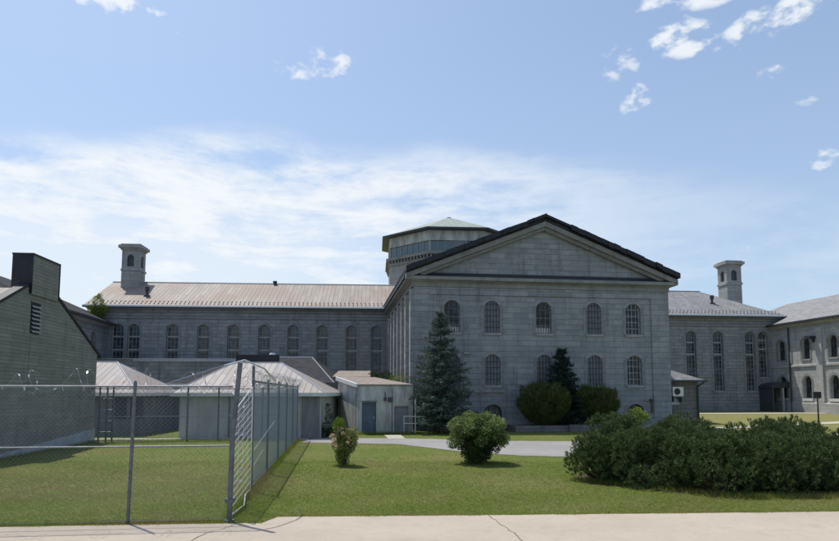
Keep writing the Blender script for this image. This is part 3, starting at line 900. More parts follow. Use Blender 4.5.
q = MB(); q.prism(octo(7.05), 15.912, 16.010); q.prism(octo(7.05), 17.050, 18.050); q.build('lookout_wall', M['concrete_wall'], rot)
q = MB(); q.prism(octo(6.6), 16.010, 17.050); q.build('core', M['sash_dark'], rot)
o9 = octo(6.98)
for i in range(8):
    a = Vector(o9[i]); b = Vector(o9[(i + 1) % 8]); dd = (b - a).normalized(); L = (b - a).length
    mid = (a + b) / 2; nout = mid.normalized()
    yaw = atan2(dd.y, dd.x)
    front = nout.y < -.8
    parts = [(0.06, L * .42, 'g'), (L * .42, L * .68, 'b'), (L * .68, L - .06, 'g')] if front else [(0.06, L - .06, 'g')]
    for s0, s1, kd in parts:
        fr = MB(); gl = MB(); bd = MB()
        if kd == 'b':
            bd.extr([tuple(a + dd * s0) + (16.010,), tuple(a + dd * s1) + (16.010,), tuple(a + dd * s1) + (17.050,), tuple(a + dd * s0) + (17.050,)], (-nout.x * .1, -nout.y * .1, 0)); bd.build('blank_panel', M['infill'], rot); continue
        n = max(1, round((s1 - s0) / .75))
        inn = -nout * .06
        pa = a + dd * s0 + inn; pb = a + dd * s1 + inn
        gl.poly([(pa.x, pa.y, 16.050), (pb.x, pb.y, 16.050), (pb.x, pb.y, 17.010), (pa.x, pa.y, 17.010)])
        for k in range(n + 1):
            wdt = .10 if k in (0, n) else .045
            p = a + dd * (s0 + (s1 - s0) * k / n)
            c4 = [p - dd * wdt / 2, p - dd * wdt / 2 + inn, p + dd * wdt / 2 + inn, p + dd * wdt / 2]
            fr.prism([tuple(x) for x in c4], 16.011, 17.049)
        w_ = fr.build('window', M['sash'], rot); gl.build('pane', M['glass_tower'], w_)
q = MB(); e8 = octo(7.75)
for i in range(8):
    a = e8[i]; b = e8[(i + 1) % 8]
    q.poly([(*a, 18.230), (*b, 18.230), (0, 0, 21.2)])
q.build('roof', M['roof_copper'], rot)
q = MB(); q.prism(octo(7.82), 18.050, 18.220); q.build('eave_board', M['lead'], rot)
q = MB(); q.tube((0, 0, 20.630), (0, 0, 21.080), .16, .12, 8); q.tube((0, 0, 21.030), (0, 0, 21.180), .26, .22, 8); q.build('finial', M['black'], rot)

# ---- ventilation towers on the roofs
def vent_tower(loc, yaw, label, z0, z1, w=1.85):
    o = empty('ventilation_tower', label, 'chimney', (loc[0], loc[1], z0), yaw, 'stone ventilation towers on the wing roofs')
    h = z1 - z0; b = MB(); t = w / 2
    opw = .62
    for p0, p1 in (((-t, -t), (t, -t)), ((t, -t), (t, t)), ((t, t), (-t, t)), ((-t, t), (-t, -t))):
        P, d = wall(b, p0, p1, -1.6, h - .55, [(t, opw, h - 2.1, h - 1.0, 1)], .16)
    b.build('shaft', M['tower'], o)
    l = MB(); l.box(-t + .18, t - .18, -t + .18, t - .18, h - 2.2, h - .9); l.build('louvre', M['sash_dark'], o)
    c = MB(); c.sweep([(0, h - 2.5), (.08, h - 2.5), (.08, h - 2.3), (0, h - 2.3)], [(-t, -t), (t, -t), (t, t), (-t, t), (-t, -t)]); c.build('string_band', M['tower'], o)
    c = MB()
    c.box(-t - .10, t + .10, -t - .10, t + .10, h - .56, h - .40)
    c.box(-t - .26, t + .26, -t - .26, t + .26, h - .398, h - .12)
    c.box(-t - .1, t + .1, -t - .1, t + .1, h - .118, h)
    c.build('cap', M['tower'], o)
    v = MB(); v.tube((0, 0, h), (0, 0, h + .14), .45, .3, 8); v.build('vent_lid', M['galv_dark'], o)
    return o
LXd, LYd = fr_dirs(LY)
def loc_in(org, yaw, x, y):
    a, b = fr_dirs(yaw); return (org[0] + a[0] * x + b[0] * y, org[1] + a[1] * x + b[1] * y)
s = along(loc_in(LO, LY, 0, 4.2), LXd, 131, 290)
vent_tower(loc_in(LO, LY, s, 4.6), LY, 'square stone tower with a flared cap rising from the left end of the pinkish roof', 11.9, 15.9, 1.56)
s = along(loc_in(RO, RY, 0, 4.8), rdir, 730, 290)
vent_tower(loc_in(RO, RY, s, 4.8), RY, 'square stone tower with a flared cap rising from the pale grey roof on the right', 12.1, 15.9, 1.6)
def roof_pipe(org, yaw, u, v, y, zroof, label, h=.8):
    a, _ = fr_dirs(yaw); s = along(loc_in(org, yaw, 0, y), a, u, v)
    p = loc_in(org, yaw, s, y); o = MB()
    o.tube((0, 0, -.2), (0, 0, h), .12, n=8); o.tube((0, 0, h * .55), (0, 0, h), .20, n=8); o.box(-.25, .25, -.1, .3, -.15, .05)
    tag(o.build('vent_pipe', M['lead'], None, (p[0], p[1], zroof)), label, 'vent pipe', 'pipes standing on the wing roofs')
roof_pipe(LO, LY, 147, 295, 1.6, 10.75, 'dark vent pipe on the pinkish roof, right beside the left tower')
roof_pipe(RO, RY, 712, 301, 2.2, 11.1, 'dark vent pipe on the pale grey roof, left of the right tower')
roof_pipe(LO, LY, 275, 285, 5.0, 12.35, 'tiny vent pipe on the ridge of the pinkish roof', .45)

# ---- near brick gable building on the left
NO, NY = (-15.1, 29.0), R(5.4)
nb = empty('brick_gable_building', 'tall grey green brick gable wall with a louvred vent at the left edge', 'building', (*NO, 0), NY)
AP, AZ, SP = -5.3, 6.75, 10.6
q = MB(); ez = AZ - .5 * 5.3
q.extr([(-.002, -SP, 1.0), (-.002, 0, 1.0), (-.002, 0, ez), (-.002, AP, AZ), (-.002, -SP, ez)], (-.29, 0, 0))
q.poly([(0, -SP, -.2), (0, 0, -.2), (0, 0, ez), (0, AP, AZ), (0, -SP, ez)])
q.poly([(0, -SP, -.2), (-12, -SP, -.2), (-12, -SP, ez), (0, -SP, ez)])
q.poly([(0, 0, -.2), (-12, 0, -.2), (-12, 0, ez), (0, 0, ez)])
q.build('wall', M['block'], nb)
q = MB(); q.extr([(.045, -SP, -.2), (.045, .03, -.2), (.045, .03, .62), (.045, -SP, -.02)], (-.04, 0, 0)); q.build('foundation', M['foundation'], nb)
q = MB()
for sg, ye in ((1, .35), (-1, -SP - .35)):
    zz = AZ - .5 * abs(ye - AP)
    q.extr([(-.28, AP, AZ - .45), (-.28, ye, zz - .45), (-12, ye, zz - .45), (-12, AP, AZ - .45)], (0, 0, -.1))
rfn = q.build('roof', M['roof_shed'], nb)
q = MB()
for sg, ye in ((1, .36), (-1, -SP - .36)):
    zz = AZ - .5 * abs(ye - AP)
    q.extr([(.05, AP, AZ + .08), (.05, ye, zz + .08), (.05, ye, zz - .04), (.05, AP, AZ - .04)], (-.36, 0, 0))
q.build('verge_board', M['black'], nb)
q = MB(); q.box(-.62, .075, -6.2, -4.15, 5.95, 7.42)
chm = q.build('chimney', M['block'], nb)
q = MB(); q.box(-.66, .11, -6.24, -4.11, 7.421, 7.48); q.box(-.64, .10, -6.235, -6.201, 5.96, 7.42); q.box(-.02, .10, -4.149, -4.10, 5.96, 7.42); q.build('flashing', M['black'], chm)
q = MB(); q.box(.005, .03, -6.02, -5.38, 4.5, 5.65)
lv = q.build('vent', M['black'], nb)
q = MB()
for i in range(7): q.extr([(.03, -6.0, 4.58 + i * .155), (.03, -5.4, 4.58 + i * .155), (.09, -5.4, 4.53 + i * .155), (.09, -6.0, 4.53 + i * .155)], (0, 0, .035))
q.build('louvre_slats', M['sash'], lv)
q = MB(); q.box(.005, .05, -6.05, -5.35, 5.66, 5.75); q.box(.006, .012, -5.98, -5.42, 1.0, 4.45); q.build('lintel', M['block'], nb)

# ---- low sheds behind the fence
def hip_shed(name, label, x0, x1, y0, y1, eave, rx0, rx1, ridge, wmat, rmat, ov=.35, yaw=0.0, doors=()):
    o = empty(name, label, 'shed', ((x0 + x1) / 2, (y0 + y1) / 2, 0), yaw)
    cx_, cy_ = (x0 + x1) / 2, (y0 + y1) / 2
    x0 -= cx_; x1 -= cx_; rx0 -= cx_; rx1 -= cx_; y0 -= cy_; y1 -= cy_
    q = MB(); q.box(x0, x1, y0, y1, -.1, eave - .02); q.build('wall', wmat, o)
    q = MB(); A = (x0 - ov, y0 - ov, eave); B = (x1 + ov, y0 - ov, eave); C_ = (x1 + ov, y1 + ov, eave); D = (x0 - ov, y1 + ov, eave)
    rl = (rx0, 0, ridge); rr = (rx1, 0, ridge)
    q.poly([A, B, rr, rl]); q.poly([B, C_, rr]); q.poly([C_, D, rl, rr]); q.poly([D, A, rl]); q.poly([D, C_, B, A])
    q.build('roof', rmat, o)
    q = MB(); pts = [(x0 - ov, y0 - ov), (x1 + ov, y0 - ov), (x1 + ov, y1 + ov), (x0 - ov, y1 + ov), (x0 - ov, y0 - ov)]
    q.sweep([(0.001, eave - .16), (.03, eave - .16), (.03, eave + .02), (.001, eave + .02)], pts); q.build('fascia', M['white'], o)
    q = MB()
    q.tube(rl, rr, .05); q.tube(rr, B, .035); q.tube(rr, C_, .035); q.tube(rl, A, .035); q.tube(rl, D, .035); q.build('ridge_cap', M['galv'], o)
    for (a, b, c, d, mt) in doors:
        q = MB(); q.box(a - cx_, b - cx_, y0 - .04, y0 - .003, c, d); q.build('window', M[mt], o)
    return o
hip_shed('hip_roof_shed', 'low shed with a pale hipped roof between the brick gable and the wider shed', -23, -15.2, 33.0, 39.2, 2.25, -18.9, -17.6, 4.05, M['dark_render'], M['roof_shed'],
         doors=[(-16.1, -15.5, .9, 2.0, 'sash_dark'), (-15.3, -14.6, .9, 2.0, 'sash_dark')])
shb = hip_shed('hip_roof_shed', 'wide low shed with pale ribbed hipped roof behind the chain link corner', -12.0, -5.0, 31.2, 37.6, 2.25, -10.3, -7.65, 3.92, M['render'], M['roof_shed'])
q = MB(); q.box(2.62, 3.52, -3.25, -3.201, 0, 2.12); q.build('door', M['dark_render'], shb)
q = MB(); q.box(-1.2, 1.25, 0, .55, 0, 1.5); tag(q.build('roof_duct', M['black'], None, (-9.65, 36.6, 3.0)), 'long black box duct along the ridge of the wide hipped shed', 'duct')
q = MB(); q.tube((0, 0, 0), (0, 0, .12), .22, .16, 8); tag(q.build('duct_vent', M['galv_bright'], None, (-8.75, 36.85, 4.5)), 'small pale round vent on the black duct', 'vent')
hip_shed('hip_roof_shed', 'dark slate hipped shed behind the pale ribbed roof', -15.5, -5.55, 39.0, 48.6, 2.8, -12, -7.6, 4.75, M['dark_render'], M['roof_dark'], ov=.3)
fb = empty('flat_roof_building', 'long flat roofed building with a pale roof edge in front of the left wing', 'building', (-19, 48, 0), R(3))
q = MB(); q.box(-7, 5.4, -2, 3, -.1, 4.72); q.build('wall', M['ashlar_wing'], fb)
q = MB(); q.box(-2.3, 5.5, -2.12, -2.003, 4.55, 4.72); q.box(-7.1, 5.5, -2.12, 3.1, 4.721, 4.80); q.build('roof_edge', M['galv'], fb)

# ---- concrete annex at the foot of the side wall
an = empty('concrete_annex', 'low weathered concrete annex with a blue door beside the pediment block', 'building', (0, 0, 0), 0)
A_ = (-3.4, 34.3); B_ = (-.36, 34.72); C_ = (-.95, 37.4); Dq = (-2.95, 41.0); D_ = (-5.0, 41.2); E_ = (-4.85, 37.1)
za, zb_, zc, zd, ze = 2.66, 2.66, 2.80, 3.25, 3.12
q = MB()
def AW(s, z): pass
Lf = (Vector(B_) - Vector(A_)).length
Pa, da = wall(q, A_, B_, -.1, 2.6, [(.62, .78, .0, 1.74, 0), (2.42, .8, .05, 1.52, 0)], .18)
Ls = (Vector(A_) - Vector(E_)).length
Pl, dl = wall(q, E_, A_, -.1, 2.6, [(.62, .16, .3, 1.95, 0), (Ls - .28, .16, .1, 2.2, 0)], .15)
q.poly([(*E_, 2.6), (*A_, 2.6), (*A_, za), (*E_, ze)]); q.poly([(*A_, 2.6), (*B_, 2.6), (*B_, zb_), (*A_, za)])
q.poly([(*D_, -.1), (*E_, -.1), (*E_, ze), (*D_, zd)])
q.build('wall', M['concrete_wall'], an)
q = MB(); q.extr([(A_[0] - .04, A_[1] - .1, za + .07), (B_[0], B_[1] - .1, zb_ + .07), (*C_, zc + .07), (*Dq, 3.28)], (0, 0, -.065)); q.extr([(A_[0] - .04, A_[1] - .1, za + .07), (*Dq, 3.28), (*D_, zd + .07), (E_[0] - .1, E_[1], ze + .07)], (0, 0, -.065)); q.poly([(*B_, 0), (*C_, 0), (*C_, zc), (*B_, zb_)]); q.poly([(*C_, 0), (*Dq, 0), (*Dq, 3.2), (*C_, zc)]); q.build('roof', M['roof_tan'], an)
q = MB(); d = Vector(A_) - Vector(E_)
q.extr([(E_[0] - .16, E_[1], ze + .10), (A_[0] - .10, A_[1] - .14, za + .10), (A_[0] - .10, A_[1] - .14, za - .10), (E_[0] - .16, E_[1], ze - .12)], (.10, .03, 0)); q.build('fascia', M['white'], an)
q = MB(); p = Pa(.24, 0, .12); p2 = Pa(1.0, 0, .12); q.extr([(*p[:2], .02), (*p2[:2], .02), (*p2[:2], 1.73), (*p[:2], 1.73)], (0, .05, 0)); dr = q.build('door', M['door_blue'], an)
q = MB(); p = Pa(.90, .9, .08); q.box(p[0] - .03, p[0] + .03, p[1] - .05, p[1] + .04, .85, .97); q.build('handle', M['galv'], dr)
q = MB(); p = Pa(2.02, 0, .15); p2 = Pa(2.82, 0, .15); q.extr([(*p[:2], .06), (*p2[:2], .06), (*p2[:2], 1.51), (*p[:2], 1.51)], (0, .03, 0)); q.build('dark_opening', M['infill'], an)
q = MB()
for s in (.62, Ls - .28):
    p = Pl(s - .08, 0, .13); p2 = Pl(s + .08, 0, .13); q.poly([(*p[:2], .1), (*p2[:2], .1), (*p2[:2], 2.2), (*p[:2], 2.2)])
q.build('slit_window', M['black'], an)
q = MB(); p = Pa(1.52, 1.9); q.box(p[0] - .07, p[0] + .07, p[1] - .16, p[1], 1.82, 2.0); q.tube((p[0], p[1] - .03, 2.0), (p[0], p[1] - .03, 2.3), .02); q.box(p[0] + .15, p[0] + .42, p[1] - .01, p[1] + .02, 1.75, 2.02); q.build('wall_lamp', M['lead'], an)
q = MB(); q.box(-5.7, -3.45, 42.0, 45.5, 0, 3.30); q.build('rear_wall', M['dark_render'], an)
q = MB(); q.extr([(-5.85, 41.7, 3.33), (-3.3, 41.7, 3.33), (-3.6, 45.6, 3.86), (-5.95, 45.6, 3.86)], (0, 0, -.10)); q.build('upper_roof', M['roof_tan'], an)
# dark wall between the sheds and the annex
q = MB(); q.box(0, 1.0, 0, .2, 0, 2.9); gp = q.build('link_wall', M['sash_dark'], an, (-5.75, 38.2, 0))
q = MB(); q.box(0, .9, -.08, 0, 1.93, 2.02); q.box(0, .06, -.08, 0, 0, 1.93); q.build('door_frame', M['sash'], gp)
q = MB(); q.tube((-4.98, 31.12, .1), (-4.98, 31.12, 2.1), .04); q.build('downpipe', M['galv_dark'], an) if False else None
for xx in (2.2, -1.0):
    q = MB(); q.tube((xx, -3.27, .05), (xx, -3.27, 2.1), .035); q.build('downpipe', M['galv_dark'], shb)
q = MB(); p = Pa(.24, 0, .1); q.box(p[0] - .06, p[0] + .84, p[1] - .11, p[1] - .08, 1.76, 1.82); q.build('door_lintel', M['galv_dark'], an)
q = MB(); p = Pa(1.9, 0, -.03); q.tube((p[0], p[1], .05), (p[0], p[1], 2.5), .018); q.build('conduit', M['galv_dark'], an)
# white railing
rl = empty('white_railing', 'short white pipe railing by the annex opening, in front of the blue spruce', 'railing', (-.85, 34.2, 0), 0)
for z in (.98, .60):
    q = MB(); q.tube((0, 0, z), (1.15, .1, z - .02), .022); q.build('rail', M['white'], rl)
for x in (.0, .62):
    q = MB(); q.tube((x, .05, 0), (x, .05, 1.0 if x == 0 else 1.9), .028 if x else .02); q.build('post', M['white'], rl)

# ---- small annex right of the block
M['ashlar_brown'] = masonry('brownish_stone', (.15, .145, .135), (.22, .21, .19), (.10, .095, .09), .6, .28, .012, .6, .4)
sa = empty('stone_lean_to', 'small stone lean-to with a grey shingle roof against the right side of the pediment block', 'building', (*BO, 0), BY)
q = MB(); q.box(BW + .95, 20.7, 3.6, 7.8, -.2, 3.1); q.box(BW + .05, BW + .95, 4.0, 7.6, -.2, 3.1); q.build('wall', M['ashlar_brown'], sa)
q = MB(); zE = 3.12; zT = 4.75
q.poly([(BW + 1.6, 3.2, zE), (21.1, 3.2, zE), (BW + .05, 5.4, zT)]); q.poly([(21.1, 3.2, zE), (21.1, 8.2, zE), (BW + .05, 5.6, zT), (BW + .05, 5.4, zT)])
q.poly([(BW + .05, 3.0, zE - .35), (BW + 1.75, 3.0, zE - .35), (BW + 1.6, 3.2, zE), (BW + .05, 5.4, zT)]); q.poly([(21.1, 3.2, zE), (21.1, 8.2, zE), (BW, 8.2, zE), (BW, 3.2, zE)][::-1])
q.build('roof', M['roof_grey'], sa)
q = MB(); q.box(BW + 1.6, 21.15, 3.08, 3.2, zE - .10, zE + .02); q.box(BW + .05, BW + 1.75, 2.9, 3.0, zE - .45, zE - .34); q.tube((20.62, 3.5, -.1), (20.62, 3.5, 2.7), .06); q.tube((20.62, 3.5, 2.7), (20.95, 3.14, 3.02), .06); q.build('gutter', M['lead'], sa)
ac = empty('air_conditioner', 'beige air conditioner hung on the wall of the small stone lean-to', 'air conditioner', (*loc_in(BO, BY, 18.95, 3.59), 2.0), BY)
q = MB(); q.box(-.40, .40, -.42, 0, .02, .66); bd = q.build('casing', M['ac'], ac)
q = MB(); ring = [(.13 + .23 * cos(2 * pi * i / 16), .34 + .23 * sin(2 * pi * i / 16)) for i in range(16)]
q.extr([(x - .2, -.428, z) for x, z in ring], (0, .007, 0)); q.build('fan_grille', M['iron'], ac)
q = MB(); q.box(-.36, .36, -.40, 0, -.06, .015); q.box(-.34, -.28, -.38, 0, -.4, -.06); q.box(.26, .32, -.38, 0, -.4, -.06); q.build('bracket', M['galv_dark'], ac)
q = MB(); q.box(-.28, .28, -.03, .0, -.58, -.12); q.build('meter_box', M['galv'], ac)

# ---- lamp post
lp = empty('lamp_post', 'slender dark lamp post with twin square heads on the dry grass at the right', 'lamp post', (23.7, 37.1, 0), 0)
q = MB(); q.tube((0, 0, 0), (0, 0, 1.95), .05, .035, 8); q.tube((0, 0, 0), (0, 0, .12), .09, .09, 8); q.build('post', M['black'], lp)
q = MB(); q.box(-.18, .18, -.02, .02, 1.91, 1.955); q.build('arm', M['black'], lp)
for x in (-.17, .05):
    q = MB(); q.box(x, x + .12, -.12, .12, 1.96, 2.32); q.build('lamp_head', M['black'], lp)

# ------------------------------------------------------------------ fences
def chain(x0, x1, z0, z1, mat, name, parent, r=.0022, step=.058):
    """diamond mesh in the plane y=0 of the fence frame"""
    mb = MB(); h = z1 - z0; c = x0 - h
    def pr(ax, az_, bx, bz):
        ax, az_, bx, bz = ax, az_, bx, bz
        dx, dz = bx - ax, bz - az_; L = sqrt(dx * dx + dz * dz)
        if L < .02: return
        nx_, nz_ = -dz / L * r, dx / L * r; n = len(mb.v)
        for (px, pz) in ((ax, az_), (bx, bz)):
            mb.v += [(px + nx_, 0, pz + nz_), (px - nx_ * .5, r * .9, pz - nz_ * .5), (px - nx_ * .5, -r * .9, pz - nz_ * .5)]
        mb.f += [(n, n + 1, n + 4, n + 3), (n + 1, n + 2, n + 5, n + 4), (n + 2, n, n + 3, n + 5)]
    while c < x1:
        a = max(x0, c); b = min(x1, c + h)
        pr(a, z0 + (a - c), b, z0 + (b - c))
        pr(a, z1 - (a - c), b, z1 - (b - c))
        c += step * 1.414
    me = bpy.data.meshes.new(name); me.from_pydata(mb.v, [], mb.f); me.materials.append(mat)
    o = bpy.data.objects.new(name, me); COL.objects.link(o); o.parent = parent
    return o
def fence_frame(name, label, a, b, group=None):
    d = Vector(b) - Vector(a)
    return empty(name, label, 'fence', (a[0], a[1], 0), atan2(d.y, d.x), group), d.length
# front run
fA, L1 = fence_frame('chain_link_fence', 'front chain link fence with top and middle rails, running left from the leaning corner post', (-13.0, 10.15), (-3.37, 11.22))
for z, r, nm in ((2.40, .019, 'top_rail'), (1.345, .014, 'middle_rail')):
    q = MB(); q.tube((0, 0, z), (L1, 0, z), r, n=8); q.build(nm, M['galv_rail'], fA)
q = MB(); q.tube((0, 0, .06), (L1, 0, .06), .004); q.build('bottom_wire', M['wire'], fA)
for s in (1.73, 4.85, L1 - 1.72):
    q = MB(); tp = .035 if s > 5 else 0
    q.tube((s, 0, 0), (s + tp, 0, 2.44), .030, n=8); q.tube((s + tp, 0, 2.44), (s + tp, 0, 2.50), .036, .02, n=8); q.build('post', M['galv_dark'], fA)
chain(0, L1, .05, 2.4, M['wire'], 'chain_mesh', fA, .0016)
q = MB(); rt = random.Random(12); x = .3
while x < L1:
    q.tube((x, -.022, 2.425), (x + rt.uniform(-.02, .02), -.024, 2.425 - rt.uniform(.06, .13)), .0045, .003, 4); x += rt.uniform(.22, .62)
o = q.build('wire_ties', M['galv_bright'], fA); o['kind'] = 'stuff'
# corner post, taller and leaning
q = MB(); q.tube((0, 0, 0), (.02, 0, 1.5), .046, n=10); q.tube((.02, 0, 1.5), (.12, .02, 2.83), .044, n=10); q.tube((.0, 0, .0), (0, 0, .05), .09, n=10)
q.box(-.07, .07, -.07, .07, .35, .42)
tag(q.build('corner_post', M['galv_dark'], None, (-3.37, 11.22, 0)), 'thick grey post leaning at the near corner where the two chain link fences meet', 'fence post')
# side run
SA, SBb = (-3.93, 14.7), (-5.89, 30.1)
fB, L2 = fence_frame('chain_link_fence', 'side chain link fence receding from the gate panel towards the sheds, looking bluish', SA, SBb)
for z, r, nm in ((2.56, .024, 'top_rail'), (.10, .012, 'bottom_wire')):
    q = MB(); q.tube((0, 0, z), (L2, 0, z), r, n=8); q.build(nm, M['galv_rail'], fB)
q = MB(); q.tube((0, -.05, .95), (4.6, -.05, 1.42), .007, n=6); q.tube((0, -.05, .60), (1.8, -.05, .8), .006, n=6); q.build('brace_rail', M['galv_bright'], fB)
for i in range(6):
    s = L2 * (i / 5) ** 1.0
    q = MB(); q.tube((s, 0, 0), (s, 0, 2.60 if i else 2.86), .032, n=8); q.tube((s, 0, 2.6 if i else 2.86), (s, 0, 2.66 if i else 2.93), .045, .02, n=8); q.build('post', M['galv_dark'], fB)
chain(0, L2, .08, 2.56, M['wire_sky_tint'], 'chain_mesh', fB, .0022, .056)
# open panel of bars between the corner post and the side run
gA, L3 = fence_frame('bar_gate', 'narrow gate panel of thin white horizontal bars beside the leaning corner post', (-3.44, 11.55), (-3.90, 14.55))
gA['category'] = 'gate'
q = MB(); q.path([(0, 0, .06), (0, 0, 1.92), (L3, 0, 2.42), (L3, 0, .06)], .014, 6); q.path([(0, 0, .06), (L3 * .3, -.12, .08), (L3 * .6, -.03, .14), (L3, 0, .06)], .015, 6); q.build('frame', M['galv_bright'], gA)
q = MB()
for i in range(14):
    z = .2 + i * .125; q.tube((0, 0, z), (L3, 0, z * 1.24), .006, n=5)
for k in (1, 2, 3): q.tube((L3 * k / 4, 0, .1), (L3 * k / 4, 0, 1.92 + .5 * k / 4), .004, n=5)
q.build('bars', M['galv_bright'], gA)
# rear run with a double post
fC, L4 = fence_frame('chain_link_fence', 'rear chain link fence in front of the low sheds, behind the left lawn', (-15.0, 28.2), (-5.87, 30.3))
for z, r, nm in ((2.46, .026, 'top_rail'), (1.18, .018, 'middle_rail'), (.12, .016, 'bottom_rail')):
    q = MB(); q.tube((0, 0, z), (L4, 0, z), r, n=6); q.build(nm, M['galv_rail'], fC)
dC = fr_dirs(atan2(2.1, 9.13))[0]
for u in (98.5, 106, 112, 187, 218, 262):
    s = along((-15.0, 28.2), dC, u, 430)
    q = MB(); q.tube((s, 0, 0), (s, 0, 2.55), .04, n=6); q.build('post', M['galv_dark'], fC)
s0 = along((-15.0, 28.2), dC, 98.5, 430); s1 = along((-15.0, 28.2), dC, 112, 430)
q = MB()
for z in (.5, 1.0, 1.5, 2.0): q.tube((s0, 0, z), (s1, 0, z), .02, n=5)
q.build('brace_rungs', M['galv_rail'], fC)
chain(0, L4, .1, 2.46, M['wire'], 'chain_mesh', fC, .0026, .085)
# razor wire coils
def razor(label, p0, p1, rad, turns, rw=.0045, jit=.25, seed=1, blade=.055, posmat='galv', squash=1.0):
    rng = random.Random(seed); a = Vector(p0); b = Vector(p1); d = (b - a); L = d.length; q0 = d.to_track_quat('X', 'Z')
    loc = a.copy(); pts = []; n = turns * 14
    ra = rad
    for i in range(n + 1):
        t = i / n; th = 2 * pi * turns * t
        if i % 14 == 0: ra = rad * rng.uniform(1 - jit, 1 + jit)
        pts.append(q0 @ Vector((L * t + .18 * sin(th * .5), ra * cos(th), squash * ra * sin(th) + .03 * sin(th * .31))))
    mb = MB()
    for p, q_ in zip(pts[:-1], pts[1:]): mb.tube(p, q_, rw, rw, 3, False)
    root = mb.build('razor_wire_coil', M[posmat], None, tuple(loc)); tag(root, label, 'razor wire', 'razor wire coils on the fences')
    bl = MB()
    for i in range(2, n, 3):
        p = pts[i]; tdir = (pts[min(n, i + 1)] - pts[i - 1]).normalized(); r_ = Vector((rng.uniform(-1, 1), rng.uniform(-1, 1), rng.uniform(-1, 1))).normalized()
        sd = tdir.cross(r_).normalized()
        bl.poly([p - tdir * blade * .6, p + sd * blade * .22, p + tdir * blade * .6, p - sd * blade * .22])
    bl.build('blades', M['galv_bright'], root)['kind'] = 'stuff'
    return root
razor('razor wire in a loose coil along the top of the front fence', (-13.0, 10.15, 2.42), (-3.4, 11.2, 2.5), .20, 20, .0026, .25, 2, .065)
razor('razor wire in a coil hanging down between the leaning post and the gate panel', (-3.62, 12.6, 2.75), (-3.68, 12.75, .35), .12, 26, .0032, .35, 5, .035, 'galv')
razor('razor wire in a tangled coil along the top of the side fence', (-3.95, 14.7, 2.62), (-5.85, 30.0, 2.66), .20, 44, .0045, .3, 7, .04)
razor('razor wire in a coil along the top of the rear fence by the sheds', (-15.0, 28.2, 2.45), (-5.9, 30.2, 2.5), .22, 26, .005, .3, 9, .06)
q = MB(); q.path([(0, 0, 0), (.25, .4, .12), (.5, .9, -.02), (.62, 1.3, -.25)], .018, 6)
tag(q.build('bent_bracket', M['galv_bright'], None, (-3.55, 11.3, 2.78)), 'thin curved steel bar arching from the top of the leaning post', 'bracket')

# ------------------------------------------------------------------ vegetation
LM = {}
LM['mugo'] = leafmat('mugo_needles', (.040, .072, .024), (.115, .172, .050), (.26, .30, .11), .6, .2)
LM['yew'] = leafmat('yew_needles', (.050, .078, .025), (.14, .17, .048), (.31, .27, .09), .6, .15)
LM['spruce'] = leafmat('blue_spruce_needles', (.050, .085, .062), (.12, .175, .135), (.32, .39, .33), .6, .15)
LM['darkfir'] = leafmat('dark_fir_needles', (.016, .034, .024), (.035, .065, .042), None, .6, .1)
LM['lilac'] = leafmat('broad_leaves', (.12, .175, .05), (.25, .32, .11), (.44, .48, .28), .45, .35)
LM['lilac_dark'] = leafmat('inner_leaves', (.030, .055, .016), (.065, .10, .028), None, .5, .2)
LM['rose'] = leafmat('rose_leaves', (.12, .18, .04), (.28, .31, .09), (.48, .38, .18), .5, .2)
LM['petal'] = leafmat('pale_petals', (.60, .48, .30), (.70, .62, .42), (.62, .34, .24), .6, .3)
LM['lime'] = leafmat('lime_leaves', (.13, .20, .03), (.22, .30, .06), None, .5, .35)
LM['weed'] = leafmat('weed_leaves', (.15, .20, .04), (.28, .31, .08), None, .6, .3)
LM['blade'] = leafmat('grass_blades', (.14, .215, .024), (.24, .29, .048), (.36, .29, .11), .6, .45)

def shell(rng, n, r, power=.35):
    """points and outward directions in a ball, crowded toward its skin"""
    d = unit(rng.normal(size=(n, 3))); rr = r * rng.random(n) ** power
    return d * rr[:, None], d

def stems_mesh(name, lines, mat, parent):
    mb = MB()
    for p0, p1, r0, r1 in lines: mb.tube(p0, p1, r0, r1, 5, False)
    return mb.build(name, mat, parent)

